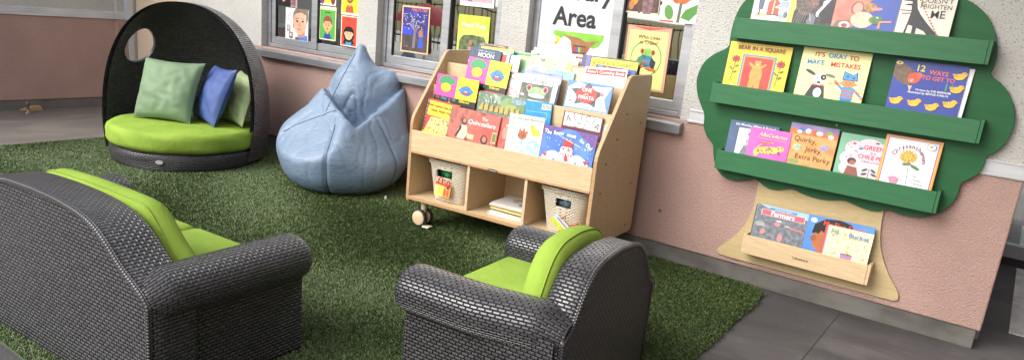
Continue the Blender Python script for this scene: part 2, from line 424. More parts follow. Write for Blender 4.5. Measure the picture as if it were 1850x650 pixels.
def window(x0, x1, mul, kind):
    f = MB(); Y0, Y1 = WY+.065, WY+.135
    f.box(x0, x0+.045, Y0, Y1, .935, 2.195); f.box(x1-.045, x1, Y0, Y1, .935, 2.195); f.box(x0+.045, x1-.045, Y0, Y1, 2.15, 2.195)
    f.box(x0+.045, x1-.045, Y0-.004, Y1, .935, .968)
    w = bpart(f, 'window', ALU, bevel=.002)
    g = MB(); Ys = Y0+.012
    a, b_ = x0+.047, x1-.047
    g.box(a, a+.055, Ys, Ys+.03, .972, 2.148); g.box(mul-.037, mul+.037, Ys-.004, Ys+.03, .972, 2.148); g.box(b_-.055, b_, Ys+.008, Ys+.038, .972, 2.148)
    g.box(a+.055, mul-.037, Ys, Ys+.03, .972, 1.032); g.box(mul+.037, b_-.055, Ys+.008, Ys+.038, .972, 1.032)
    g.box(a+.055, mul-.037, Ys, Ys+.03, 2.10, 2.148); g.box(mul+.037, b_-.055, Ys+.008, Ys+.038, 2.10, 2.148)
    def wp(mb_, n, m_, bev=0):
        return bpart(mb_, n, m_, w, bev)
    wp(g, 'sash', ALU, .002)
    k = MB(); k.box(mul+.0372, mul+.046, Ys-.001, Ys+.03, 1.033, 2.10); wp(k, 'gasket', DARK); k = MB(); k.box(a+.0552, a+.062, Ys+.002, Ys+.03, 1.033, 2.1); wp(k, 'gasket', DARK)
    p = MB(); p.box(a+.056, mul-.038, Ys+.014, Ys+.020, 1.03, 2.102); wp(p, 'pane', GLASS)
    p = MB(); p.box(mul+.038, b_-.056, Ys+.024, Ys+.030, 1.03, 2.102); wp(p, 'pane', GLASS)
    s = MB(); s.prism([(WY-.058, .846), (WY-.058, .905), (WY+.072, .932), (WY+.072, .846)], x0-.012, x1+.03, 'x'); wp(s, 'sill', noisy('8b8d90', 'a3a5a8', 3, .36, 0, .3, .7, None, 3, (1, 1, 8), .5, None, .01, 'sill_aluminium', .6), .003)
    return w
window(*WINS[0], -5.338, 0); window(*WINS[1], -3.818, 0); window(*WINS[2], -2.345, 0)
# things standing inside behind the glass
mb = MB(); mb.box(-5.92, -5.36, 4.60, 4.62, 1.0, 2.1); tag(mb.build('pinboard', noisy('55554a', '6a6959', 200, .9, name='grey_pinboard')), 'grey pinboard standing behind the first window pane', 'pinboard')
cb = thing('cabinet', 'small cabinet with white top half and brown lower half behind the first window', 'cabinet', loc=(-5.82, 4.575, 0))
MB().box(-.05, .09, -.02, .02, 1.13, 1.20).build('white_panel', plain('d8d6cd', .6), cb); MB().box(-.05, .09, -.02, .02, 1.03, 1.129).build('brown_panel', plain('5a4433', .6), cb)
# recess beyond the wall's end
mb = MB(); mb.box(-.1, 3.2, 6.66, 6.8, 2.2, 3); mb.box(.062, 3.2, 6.58, 6.66, .06, .16); mb.box(-.2, .062, 4.62, 6.8, 0, 3); mb.box(.062, .09, 6.6, 6.66, .16, 2.2)
bpart(mb, 'recess_wall', plain('8e9092', .5), bevel=.004)
bpart(MB().box(.062, 3.2, 6.60, 6.68, 0, .058), 'threshold', DARK)
bpart(MB().box(.09, 3.2, 6.62, 6.64, .16, 2.2), 'glass_door', GLASS)
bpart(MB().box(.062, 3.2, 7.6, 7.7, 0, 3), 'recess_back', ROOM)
b = MB(); b.lathe([(.001, 0), (.011, 0), (.009, -.004), (.001, -.004)], (-1.81, WY-.001, .326), 10, None, 'y'); bpart(b, 'wall_plug', plain('5a4f4a', .7))
bpart(MB().box(2.3, 2.6, -7, 6.6, 0, 4.2), 'unseen_shade_wall', PINK)  # wall added out of view to block light from the right
bpart(MB().box(-1.0, 2.6, 1.0, 4.8, 3.101, 3.25), 'unseen_roof', plain('b9b7b0', .8))  # roof out of view, inferred from the shade; its reach trimmed for the light

# ------------------------------------------------------------------ wicker daybed
PC = (-5.76, 3.47)
PH, PR, PZM, PN, PAZ, PS0, PTAU, PAD, PBE, POF = 1.287, .646, .364, 2.279, -1.052, .147, .093, 1.14, 1.037, -.065
def podR(z):
    if z > PZM: return PR*max(0, 1-min(1, (z-PZM)/(PH-PZM))**PN)**(1/PN)
    return .6+(PR-.6)*sin(max(0, z)/PZM*pi/2)
def podP(th, r, z):
    u, v = POF+PAD*r*cos(th), PBE*r*sin(th)
    return (u*cos(PAZ)-v*sin(PAZ), u*sin(PAZ)+v*cos(PAZ), z)
pod = thing('wicker_daybed', 'round dark wicker daybed with domed hood, porthole and lime green cushion', 'daybed', loc=(*PC, 0))
def pod_shell(dr):
    NT, NZ = 150, 74; Pg = []; zs = [PH*(1-(1-t)**2) if t < 1 else PH for t in [k/(NZ-1) for k in range(NZ)]]
    zs = [max(.05, z) for z in zs]; al = []
    for z in zs:
        r = podR(z); s = PS0-z*PTAU
        al.append(math.acos(s/r) if r > s else 0)
    for i in range(NT):
        row = []
        for z, a in zip(zs, al):
            th = a+(2*pi-2*a)*i/(NT-1); r = max(.0005, podR(z)-dr)
            row.append((th, r, z))
        Pg.append(row)
    return Pg, zs, al
hc, hz, ha, hb = rad(250), .887, .265, .162
def pod_build():
    b = MB(); loops = {}
    for dr in (0, .035):
        Pg, zs, al = pod_shell(dr)
        NT, NZ = len(Pg), len(Pg[0]); inside = {}
        for i in range(NT):
            for j in range(NZ):
                th, r, z = Pg[i][j]; q = math.hypot((th-hc)/ha, (z-hz)/hb); inside[i, j] = q < 1
                if .80 < q < 1.0001 or 1 <= q < 1.12:
                    th = hc+(th-hc)/q; z = hz+(z-hz)/q; r = podR(z)-dr; Pg[i][j] = (th, r, z)
        arc = [0]
        for j in range(1, NZ): arc.append(arc[-1]+math.hypot(zs[j]-zs[j-1], podR(zs[j])-podR(zs[j-1])))
        G = [[podP(t, r, z) for t, r, z in row] for row in Pg]
        def UV(i, j): return (Pg[i][j][0]*.66, arc[j])
        b.grid(G, UV, None, skip=lambda i, j: all(math.hypot((Pg[x][y][0]-hc)/ha, (Pg[x][y][2]-hz)/hb) < 1.001 for x in (i, i+1) for y in (j, j+1)))
        loops[dr] = G
    # porthole lining
    pts = []
    for dr in (0, .0175, .035):
        pts.append([podP(hc+ha*cos(a), podR(hz+hb*sin(a))-dr, hz+hb*sin(a)) for a in [2*pi*k/48 for k in range(48)]])
    b.grid(pts, lambda i, j: (j*.022, i*.018), None, closev=True)
    b.build('hood', WICKB, pod)
    zs, al = pod_shell(0)[1:]
    left = [podP(-a, podR(z)-.016, z) for z, a in zip(zs, al) if a > 0]
    right = [podP(a, podR(z)-.016, z) for z, a in zip(zs, al) if a > 0]
    MB().tube(left+right[::-1], .021, 12).build('hood_rim', WICK, pod)
    ring = [pts[1][k] for k in range(48)]
    MB().tube(ring, .021, 8, closed=True).build('porthole_rim', WICKB, pod)
pod_build()
prof = [(.55, .02), (.585, .022), (.60, .035), (.612, .09), (.61, .14), (.595, .155), (.50, .16)]
n = 120; b = MB()
arc = [0]
for p, q in zip(prof, prof[1:]): arc.append(arc[-1]+math.hypot(p[0]-q[0], p[1]-q[1]))
b.grid([[(.044+(r-.03)*cos(2*pi*k/n), .015+(r-.03)*sin(2*pi*k/n), z) for r, z in prof] for k in range(n)], lambda i, j: (i*2*pi*.6/n, arc[j]), None, closeu=True)
b.build('base', WICK, pod)
def cushion_disc(r, z0, z1, e):
    pr = [(.001, z0)]+[(r-e+e*cos(a), z0+e+e*sin(a)) for a in [(-90+k*18)*pi/180 for k in range(6)]]
    pr += [(r-e+e*cos(a), z1-e+e*sin(a)) for a in [k*18*pi/180 for k in range(6)]]+[(r*.7, z1+.012), (r*.35, z1+.016), (.001, z1+.016)]
    return pr
b = MB(); n = 96; pr = cushion_disc(.628, .158, .318, .055)
def cw(r, a, z): return .006*sin(a*9+z*30)*(r > .5) if z < .3 else .004*sin(a*5+r*14)
b.grid([[(.044+(r*.95+cw(r, 2*pi*k/n, z))*cos(2*pi*k/n), .015+(r*.95+cw(r, 2*pi*k/n, z))*sin(2*pi*k/n), z) for r, z in pr] for k in range(n)], None, None, closeu=True)
c = b.build('seat_cushion', LIME, pod)
MB().tube([(.044+.584*cos(2*pi*k/80), .015+.584*sin(2*pi*k/80), .285) for k in range(80)], .0035, 6, closed=True).build('piping', LIME, c)
a = rad(-51); bdg = MB(); pts = []
bdg.grid([[(.044+.587*cos(a+x*.05*cos(t)), .015+.587*sin(a+x*.05*cos(t)), .095+x*.017*sin(t)) for t in [2*pi*k/24 for k in range(24)]] for x in (1, .8, .01)], None, None, closev=True)
bdg.build('badge', plain('c9c9c6', .35, .5, .4), pod)

def pillow(label, c4, puff, mat):
    BL, BR, TR, TL = [Vector(q) for q in c4]; n = 30; o = (BL+BR)/2
    nrm = (BR-BL).cross(TL-BL).normalized()
    f = MB()
    nz = __import__('mathutils').noise
    for sgn in (1, -1):
        G = []
        for i in range(n+1):
            row = []
            for j in range(n+1):
                u, v = i/n, j/n; x, y = 2*u-1, 2*v-1
                # pinched sides between pointed corners
                uu = .5+.5*x*(1-.07*(1-y*y)); vv = .5+.5*y*(1-.07*(1-x*x))
                p = BL.lerp(BR, uu).lerp(TL.lerp(TR, uu), vv)
                t = max(0, (1-x*x)*(1-y*y))**.42*puff
                q = Vector((u*5, v*5, sgn*3+len(label)))
                wr = (nz.noise(q*.8)*.010+abs(nz.noise(q*1.3))*.008-.004+sin((x*2+y*3)*3+nz.noise(q)*4)*.004)*min(1, 3*(1-max(abs(x), abs(y)))+.15)
                row.append(p+nrm*sgn*(t+wr)-o)
            G.append(row)
        f.grid(G, None)
    ob = f.build('throw_pillow', mat); ob.location = o
    for m_ in ob.modifiers: pass
    tag(ob, label, 'pillow', 'throw pillows on the daybed'); return ob
def fab(name, a_, b_, sc=4): return noisy(a_, b_, sc, .55, .15, .3, .7, None, 4, (1, 1, 1), .35, 25, .004, name)
pillow('sage green square throw pillow at the left of the daybed cushion', [(-5.987,3.179,.335), (-5.54,3.41,.335), (-5.599,3.594,.816), (-6.07,3.349,.814)], .10, fab('sage_satin', '6c8464', '799171'))
pillow('blue throw pillow leaning between the two green pillows on the daybed', [(-5.85,3.62,.335), (-5.344,3.497,.335), (-5.232,3.635,.810), (-5.70,3.75,.79)], .085, fab('blue_satin', '40528a', '4c6097'))
pillow('pale lime throw pillow at the right, half behind the daybed rim', [(-5.70,3.78,.335), (-5.27,3.71,.335), (-5.24,3.84,.735), (-5.60,3.93,.76)], .075, fab('pale_lime_satin', 'a5b684', 'b3c392'))

# ------------------------------------------------------------------ bean bag (implicit surface meshed with surface nets)
def surface_nets(F, lo, h):
    nx, ny, nz_ = F.shape; ins = F < 0
    def cells(a): return a
    acc = np.zeros((nx-1, ny-1, nz_-1, 3)); cnt = np.zeros((nx-1, ny-1, nz_-1))
    cor = [(i, j, k) for i in (0, 1) for j in (0, 1) for k in (0, 1)]
    def sl(c): return F[c[0]:nx-1+c[0], c[1]:ny-1+c[1], c[2]:nz_-1+c[2]]
    for a in cor:
        for ax in range(3):
            if a[ax]: continue
            c2 = list(a); c2[ax] = 1; fa, fb = sl(a), sl(c2); m = (fa < 0) != (fb < 0)
            t = np.where(m, fa/np.where(m, fa-fb, 1), 0)
            for d in range(3): acc[..., d] += np.where(m, a[d]+(t if d == ax else 0), 0)
            cnt += m
    act = cnt > 0; ids = -np.ones(act.shape, int); ids[act] = np.arange(act.sum())
    I = np.argwhere(act); V = lo+h*(I+acc[act]/cnt[act][:, None]); faces = []
    for ax in range(3):
        s0 = [slice(None)]*3; s1 = [slice(None)]*3; s0[ax] = slice(0, -1); s1[ax] = slice(1, None)
        m = ins[tuple(s0)] != ins[tuple(s1)]; flip = ins[tuple(s0)]
        q = np.argwhere(m); b1, b2 = (ax+1) % 3, (ax+2) % 3
        q = q[(q[:, b1] > 0) & (q[:, b2] > 0) & (q[:, b1] < F.shape[b1]-1) & (q[:, b2] < F.shape[b2]-1)]
        fl_ = flip[tuple(q.T)]
        quad = []
        for o1, o2 in ((-1, -1), (0, -1), (0, 0), (-1, 0)):
            p = q.copy(); p[:, b1] += o1; p[:, b2] += o2; quad.append(ids[tuple(p.T)])
        quad = np.stack(quad, 1); quad[~fl_] = quad[~fl_][:, ::-1]; faces.append(quad)
    return V, np.concatenate(faces)
def sd_ell(X, c, r):
    q = (X-np.array(c)); k0 = np.linalg.norm(q/np.array(r), axis=-1); k1 = np.linalg.norm(q/np.array(r)**2, axis=-1)+1e-9
    return k0*(k0-1)/k1
def sd_cone(X, a, ra, b_, rb, flat=1.0):
    a, b_ = np.array(a, float), np.array(b_, float); d = b_-a; t = np.clip(((X-a)@d)/(d@d), 0, 1)
    q = X-(a+t[..., None]*d); q = q*np.array([1, flat, 1])
    return np.linalg.norm(q, axis=-1)-(ra+(rb-ra)*t)
def smin(a, b_, k):
    h = np.clip(.5+.5*(b_-a)/k, 0, 1); return b_*(1-h)+a*h-k*h*(1-h)
def beanbag():
    h = .0125; lo = np.array([-.62, -.62, -.03]); n = [int(x/h) for x in (1.24, 1.24, 1.2)]
    g = np.stack(np.meshgrid(*[lo[k]+h*np.arange(n[k]) for k in range(3)], indexing='ij'), -1)
    x, y, zc = g[..., 0], g[..., 1], g[..., 2]
    base = smin(sd_ell(g, (0, 0, .31), (.515, .50, .36)), sd_ell(g, (0, -.02, .17), (.45, .44, .22)), .06)
    hull = smin(base, sd_cone(g, (.015, .06, .38), .465, (.09, .29, 1.04), .075), .04)
    hull = smin(hull, sd_cone(g, (.28, .10, .42), .22, (.35, .24, .80), .10), .06)
    def plane(p, q, r):
        p, q, r = (np.array(v, float) for v in (p, q, r)); nrm = np.cross(q-p, r-p); nrm /= np.linalg.norm(nrm)
        if nrm[2] < 0: nrm = -nrm
        return (g-p)@nrm
    smax = lambda p, q, k: -smin(-p, -q, k)
    d = smax(hull, plane((-.50, 0, .46), (.02, -.36, .535), (-.19, .24, .87)), .025)
    d = smax(d, plane((.50, .02, .56), (.02, -.36, .535), (.42, .20, .86)), .06)
    vee = zc-(.455+.22*np.maximum(0, -y)+np.where(x < .09, 1.08*(.09-x), .97*(x-.09)))
    d = smax(d, vee/1.45, .022)
    back = smin(sd_cone(g, (.07, .33, .40), .25, (.09, .315, .72), .245), sd_cone(g, (.088, .315, .72), .24, (.087, .30, 1.055), .045), .05)
    back = smin(back, sd_cone(g, (.24, .30, .50), .21, (.30, .275, .81), .115), .07)
    d = smin(d, back, .014)
    d = -smin(-d, -(.012-g[..., 2]), .03)
    V, Fq = surface_nets(d, lo, h)
    from mathutils import noise
    me = bpy.data.meshes.new('bean_bag'); me.from_pydata(V.tolist(), [], Fq.tolist())
    bm = bmesh.new(); bm.from_mesh(me)
    for _ in range(2): bmesh.ops.smooth_vert(bm, verts=bm.verts, factor=.5, use_axis_x=True, use_axis_y=True, use_axis_z=True)
    bm.normal_update()
    for v in bm.verts:
        p = v.co; q = Vector((p.x*3.2, p.y*3.2, p.z*2.0)); w = Vector((noise.noise(q*1.3), noise.noise(q*1.3+Vector((7, 1, 3))), noise.noise(q*1.3+Vector((2, 9, 4)))))
        q2 = q+w*.9
        r1 = 1-abs(noise.noise(q2*1.25)); r2 = 1-abs(noise.noise(q2*2.6+Vector((3, 3, 3))))
        seat = math.exp(-((p.x-.06)**2+(p.y-.05)**2+(p.z-.55)**2)/.09)
        amp = .003+.013*seat
        v.co += v.normal*(-(r1**7)*amp*1.1-(r2**9)*amp*.35+noise.noise(q*1.1)*.013)
    # vertical panel seams pulled in a little
    for v in bm.verts:
        a_ = math.atan2(v.co.y, v.co.x)
        for s in (-1.78, -.55, 2.75, 1.2, -2.95):
            dd = abs((a_-s+pi) % (2*pi)-pi)*math.hypot(v.co.x, v.co.y)
            if v.co.z < .60: v.co -= v.normal*.010*math.exp(-(dd/.016)**2)
    for f in bm.faces: f.smooth = True
    bm.to_mesh(me); bm.free()
    m, nt, bs = base_mat('blue_vinyl_cloth'); L = nt.links
    tc = nd(nt, 'ShaderNodeTexCoord'); n1 = nd(nt, 'ShaderNodeTexNoise', Scale=3.0, Detail=6.0); r = nd(nt, 'ShaderNodeValToRGB')
    r.color_ramp.elements[0].position = .3; r.color_ramp.elements[1].position = .72; r.color_ramp.elements[0].color = lin('6a7d93'); r.color_ramp.elements[1].color = lin('7c8fa5')
    L.new(tc.outputs['Object'], n1.inputs[0]); L.new(n1.outputs['Fac'], r.inputs[0]); L.new(r.outputs[0], bs.inputs['Base Color'])
    mp = nd(nt, 'ShaderNodeMapping'); mp.inputs['Scale'].default_value = (1, 1, 2.6); L.new(tc.outputs['Object'], mp.inputs[0])
    n2 = nd(nt, 'ShaderNodeTexNoise', Scale=13.0, Detail=5.0, Distortion=1.2); L.new(mp.outputs[0], n2.inputs[0])
    bp = nd(nt, 'ShaderNodeBump', Strength=.34, Distance=.015); L.new(n2.outputs['Fac'], bp.inputs['Height']); L.new(bp.outputs[0], bs.inputs['Normal'])
    bs.inputs['Roughness'].default_value = .42; bs.inputs['Specular IOR Level'].default_value = .5
    me.materials.append(m)
    th = thing('bean_bag', 'slouchy blue bean bag chair with a pointed back on the turf', 'bean bag', loc=(-4.30, 3.955, .01), rz=rad(44))
    body = link('cover', me, th)
    # stitched seams laid on the cover
    from mathutils.bvhtree import BVHTree
    bv = BVHTree.FromPolygons([v.co for v in me.vertices], [tuple(p.vertices) for p in me.polygons])
    mb_ = MB()
    def ray_line(pts):
        out = []
        for o, t in pts:
            hit = bv.ray_cast(Vector(o), (Vector(t)-Vector(o)).normalized())
            if hit[0] is not None: out.append(hit[0]+hit[1]*.001)
        if len(out) > 2: mb_.tube(out, .0028, 6)
    for s in (-1.78, -.55, 2.75):
        ray_line([((1.2*cos(s), 1.2*sin(s), .03+.52*k/24), (0, 0, .03+.50*k/24)) for k in range(25)])
    ray_line([((-.62+.42*k/24+.06, -.9+.6*0, 1.3), (-.46+.42*k/24, -.10+.12*k/24, .45)) for k in range(25)])
    ray_line([((-.10+.12*k/24, -1.0, .62+.48*k/24), (-.16+.20*k/24, .3, .60+.42*k/24)) for k in range(25)])
    mb_.build('seam', plain('3f5876', .6), body)
    t_ = MB(); t_.box(.33, .345, -.36, -.33, .0, .028); t_.build('care_tag', plain('e4e2dc', .7), th)
beanbag()

# ------------------------------------------------------------------ wicker sofa and armchair
def poly_offset(pts, d):
    out = []; n = len(pts)
    for k in range(n):
        a, b_, c = Vector(pts[k-1]), Vector(pts[k]), Vector(pts[(k+1) % n])
        e1, e2 = (b_-a).normalized(), (c-b_).normalized(); t = (e1+e2)
        t = t.normalized() if t.length > 1e-6 else e1
        nn = Vector((-t.y, t.x)); out.append(tuple(b_+nn*d))
    return out
def lounge(name, label, cat, W, prof, M, flat, TH, ao, ext):
    th = thing(name, label, cat, M); H = W/2
    half = [(H-d, z) for d, z in prof]                 # right half, corner to middle
    pts = []                                           # resample
    def interp(x):
        for (xa, za), (xb, zb) in zip(half, half[1:]):
            if xb <= x <= xa: t = (xa-x)/(xa-xb); t2 = t; return za+(zb-za)*t2
        return half[0][1] if x > half[0][0] else half[-1][1]
    xs = [H*sin(pi/2*k/40) for k in range(41)]
    zr = [interp(x) for x in xs]
    for _ in range(3): zr = [zr[0]]+[(zr[k-1]+2*zr[k]+zr[k+1])/4 for k in range(1, 40)]+[zr[40]]
    arch = [(-x, z) for x, z in zip(xs[::-1], zr[::-1])]+[(x, z) for x, z in zip(xs[1:], zr[1:])]
    n = len(arch)
    # backrest: outer face, rounded strip over the top, inner face
    b = MB(); nv = 14
    for y, inset in ((0, .02), (TH, .03)):
        G = [[(x*(1-inset/H), y, max(.0, z-inset)*j/(nv-1)+.012) for j in range(nv)] for x, z in arch]
        b.grid(G, lambda i, j: (arch[i][0], G[i][j][2]), None)
    loop = [(-H, .012)]+arch+[(H, .012)]; s = [0]
    for p, q in zip(loop, loop[1:]): s.append(s[-1]+math.dist(p, q))
    sec = [(.02, 0), (.007, .006), (0, .02), (0, .07), (0, TH-.03), (.012, TH-.008), (.03, TH)]
    def pt(k, off, y):
        x, z = loop[k]; return (x*(1-off/H), y, max(.012, z-off) if 0 < k < len(loop)-1 else .012)
    b.grid([[pt(k, o, y) for o, y in sec] for k in range(len(loop))], lambda i, j: (sec[j][1]*1.0+sec[j][0]*.3, s[i]), None)
    b.build('backrest', WICK, th)
    rim = [(x*(1-.012/H), .006, z-.006 if 0 < k < len(loop)-1 else z) for k, (x, z) in enumerate(loop)]
    MB().tube(rim, .0125, 10).build('edge_binding', weave(name+'_binding', '413f42', '4d4b4e', '161517', .012, .0155, .24, .32, .004, .8), th)
    # arms: lower box with a roll on top
    for sd in (-1, 1):
        a = MB(); y0, y1 = .02, .665+ext
        xi, xo = sd*(H-.165+ao*.6), sd*(H-.022+ao*.8)
        ys = [y0+(y1-y0)*k/12 for k in range(13)]
        a.grid([[(xo, y, .012+.40*j/10) for j in range(11)] for y in ys], lambda i, j: (ys[i], .4*j/10), None, smooth=False)
        a.grid([[(xi, y, .012+.40*j/10) for j in range(11)] for y in ys], lambda i, j: (ys[i], .4*j/10), None, smooth=False)
        a.grid([[(xi+(xo-xi)*k/6, y1, .012+.40*j/10) for j in range(11)] for k in range(7)], lambda i, j: (.143*i/6, .4*j/10), None, smooth=False)
        cx, cz, rx, rz_ = sd*(H-.094+ao), (.405 if W > 1.3 else .410), .113, .095; N = 36
        ends = [(.003+.02*k, .80+.04*k) for k in range(5)]+[(y, 1) for y in [.105+(.553+ext)*k/12 for k in range(13)]]+[(q_+ext, f_) for q_, f_ in ((.672, .985), (.684, .95), (.694, .88), (.70, .76), (.703, .5), (.704, .02))]
        per = 2*pi*.106
        a.grid([[(cx-sd*ao*max(0, 1-y/.35)+rx*f*cos(2*pi*k/N), y, cz-(.026*(1-f)/.2 if y < .1 else 0)+rz_*f*sin(2*pi*k/N)) for k in range(N)] for y, f in ends],
               lambda i, j: (ends[i][0]+(1-ends[i][1])*.1, per*j/N), None, closev=True)
        i = a.verts([(cx-sd*ao+rx*.8*cos(2*pi*k/N), .003, cz-.026+rz_*.8*sin(2*pi*k/N)) for k in range(N)]); a.face(i)
        a.build('arm', WICK, th)
        for yy in (.06, .62): 
            MB().lathe([(.001, 0), (.022, 0), (.022, .016), (.001, .016)], (sd*(H-.08), yy, -.004), 12).build('foot', DARK, th)
    sb = MB(); xw = H-.165+ao*.6
    sb.grid([[(-xw+2*xw*k/20, .62, .03+.23*j/8) for j in range(9)] for k in range(21)], lambda i, j: (2*xw*i/20, .23*j/8), None, smooth=False)
    sb.box(-xw, xw, .14, .619, .05, .26); sb.build('seat_base', WICK, th)
    def rbox(x0, x1, y0, y1, z0, z1, r):
        q = MB(); q.box(x0, x1, y0, y1, z0, z1); return q.build('seat_cushion', LIME, th, bevel=r, seg=4, smooth=True)
    ncu = 2 if W > 1.3 else 1; w_ = 2*xw/ncu
    for k in range(ncu): rbox(-xw+k*w_+.004, -xw+(k+1)*w_-.004, TH+.002, .675+ext, .258, .385, .035)
    # back cushion following the arch
    inn = .125 if W > 1.3 else .068; ol = [(x*(1-inn/H), min(z+.028-.05*max(0, (abs(x)/H-.6)), flat-.03*(abs(x)/H)**2)) for x, z in arch if abs(x) < H*.93]
    for _ in range(5): ol = [ol[0]]+[((a[0]+2*b_[0]+c[0])/4, (a[1]+2*b_[1]+c[1])/4) for a, b_, c in zip(ol, ol[1:], ol[2:])]+[ol[-1]]
    ol = [(ol[0][0], .36)]+ol+[(ol[-1][0], .36)]
    ol = ol[::-1]                                       # counter clockwise
    bc = MB(); Y0 = TH+.004
    secs = [(.055, Y0), (.02, Y0+.012), (.005, Y0+.03), (0, Y0+.055), (0, Y0+.078), (.006, Y0+.10), (.022, Y0+.118), (.055, Y0+.13)]
    loops = [[(p[0], y, p[1]) for p in poly_offset(ol, o)] for o, y in secs]
    bc.grid(loops, None, None, closev=True)
    bc.face(bc.verts(loops[0])); bc.face(bc.verts(loops[-1])[::-1])
    c_ = bc.build('back_cushion', LIME, th)
    MB().tube([(p[0], Y0+.03, p[1]) for p in poly_offset(ol, .003)], .0032, 6, closed=True).build('piping', LIME, c_)
    return th
def rz(a, x, y): return Matrix.Translation((x, y, .012)) @ Matrix.Rotation(rad(a), 4, 'Z')
SA = 3.0
lounge('wicker_sofa', 'long dark wicker sofa seen from behind with lime green cushions', 'sofa', 1.45,
       [(0, .405), (.03, .44), (.08, .47), (.13, .495), (.168, .52), (.256, .592), (.33, .63), (.404, .648), (.55, .664), (.725, .668)],
       rz(SA, -2.235-.725*cos(rad(SA)), 1.215-.725*sin(rad(SA))), .655, .20, 0, .025)
lounge('wicker_armchair', 'single dark wicker armchair with lime green cushions beside the bookcase', 'armchair', .85,
       [(0, .405), (.04, .425), (.075, .455), (.12, .535), (.16, .582), (.21, .620), (.28, .642), (.425, .652)],
       rz(93.5, -1.135, 2.465), .9, .145, .062, 0)


# ------------------------------------------------------------------ mobile bookcase
BX, BY, BA = -3.2762, 3.5755, .0582
BM_ = Matrix.Translation((BX, BY, 0)) @ Matrix.Rotation(BA, 4, 'Z')
W_, D_, H_ = 1.3656, .666, 1.19
case = thing('bookcase', 'maple display bookcase on casters with sloped sides, full of picture books', 'bookcase', BM_)
side = [(.03, .178), (.006, .19), (0, .21), (0, .715), (.006, .745), (.02, .775), (.292, 1.148), (.306, 1.168), (.326, 1.184), (.35, 1.19), (.64, 1.19), (.658, 1.184), (.666, 1.166), (.666, .205), (.66, .187), (.645, .178)]
for u in (0, W_-.022):
    b = MB(); b.prism(side, u, u+.022, 'x'); b.slot(MAPLE); b.slot(MAPLE_EDGE); b.mats = [MAPLE, MAPLE_EDGE]
    b.mi = [0 if len(f) > 4 else 1 for f in b.f]
    sp = b.build('side_panel', None, case, bevel=.002)
    if u > .5:
        sc = MB()
        for v, z in ((.337, .963), (.568, .895), (.239, .821), (.127, .685), (.097, .513), (.548, .51), (.555, .235)):
            sc.lathe([(.001, .003), (.006, .0025), (.007, 0), (.001, 0)], (u+.022, v, z), 10, None, 'x')
        sc.build('screw', plain('7a5a30', .35, .5, .8), sp)
def cpart(name, *bx, m=MAPLE, bev=.0015):
    b = MB()
    for q in bx: b.box(*q)
    return b.build(name, m, case, bevel=bev)
ui, uo = .0221, W_-.0221
lip = cpart('front_lip', (ui, uo, -.003, .012, .535, .673))
cpart('lip_edging', (ui, uo, -.005, .0115, .522, .5348), m=MAPLE_EDGE)
cpart('shelf', (ui, uo, .0122, .45, .523, .548)); cpart('shelf', (ui, uo, .004, .64, .204, .226)); cpart('shelf_edging', (ui, uo, 0, .0038, .203, .2265), m=MAPLE_EDGE)
for u in (.478, .905): cpart('divider', (u, u+.02, .006, .4499, .2262, .5225))
cpart('cubby_back', (ui, uo, .4502, .462, .2262, .5225)); cpart('back_panel', (ui, uo, .645, .657, .2262, 1.172))
cpart('display_step', (ui, uo, .125, .137, .5482, .80)); cpart('display_step', (ui, uo, .188, .200, .72, .963)); cpart('display_step', (ui, uo, .322, .334, .88, 1.11))
cpart('step_shelf', (ui, uo, .1372, .1878, .722, .736)); cpart('step_shelf', (ui, uo, .2002, .3218, .882, .896)); cpart('step_shelf', (ui, uo, .3342, .6448, .985, .998))
lg = MB(); lg.grid([[(.676+.038*x*cos(t), -.0056-.001*(1-x), .5285+.0085*x*sin(t)) for t in [2*pi*k/24 for k in range(24)]] for x in (1, .92, .01)], None, None, closev=True)
pl_ = lg.build('maker_plate', plain('2a2422', .4), case)
def flat_text(txt, size, M, col, name, parent, bold=.012):
    v, f = text_mesh(txt, size, bold); b = MB(); i = b.verts([tuple(M @ Vector(p)) for p in v])
    for q in f: b.face([i[a] for a in q], col)
    return b.build(name, None, parent)
flat_text('Lakeshore', .0125, Matrix.Translation((.676, -.0072, .5285)) @ Matrix.Rotation(pi/2, 4, 'X'), plain('e9e2d2', .4), 'lettering', pl_)
for u, v in ((.105, .075), (W_-.105, .075), (.105, .58), (W_-.105, .58)):
    b = MB(); b.lathe([(.001, .012), (.021, .012), (.023, .03), (.021, .05), (.001, .05)], (u, v, .12+.03), 16)
    b.lathe([(.001, 0), (.021, 0), (.023, .02), (.023, .05)], (u, v+.0, .132), 16)
    b.box(u-.018, u+.018, v-.012, v+.012, .06, .15); c = b.build('caster', noisy('c9b18d', 'd6bf9b', 20, .45, name='caster_plastic'), case, bevel=.003)
    for dv in (-.034, .034):
        t = MB(); t.lathe([(.05, -.013), (.058, -.0125), (.062, -.007), (.063, 0), (.062, .007), (.058, .0125), (.05, .013)], (u-.012, v+dv, .078), 32, None, 'y'); wq = t.build('tyre', plain('26262a', .5), c)
        t = MB(); t.lathe([(.001, -.0165), (.044, -.0155), (.050, -.012), (.050, .012), (.044, .0155), (.001, .0165)], (u-.012, v+dv, .078), 32, None, 'y'); t.build('wheel_hub', noisy('cdb48e', 'd9c29f', 20, .4, name='hub_plastic'), c)
    t = MB(); t.box(u+.03, u+.085, v-.055, v+.0, .025, .037); t.build('brake_pedal', noisy('d9c4ab', 'e2d1bb', 20, .4, name='pedal_plastic'), c, bevel=.005)

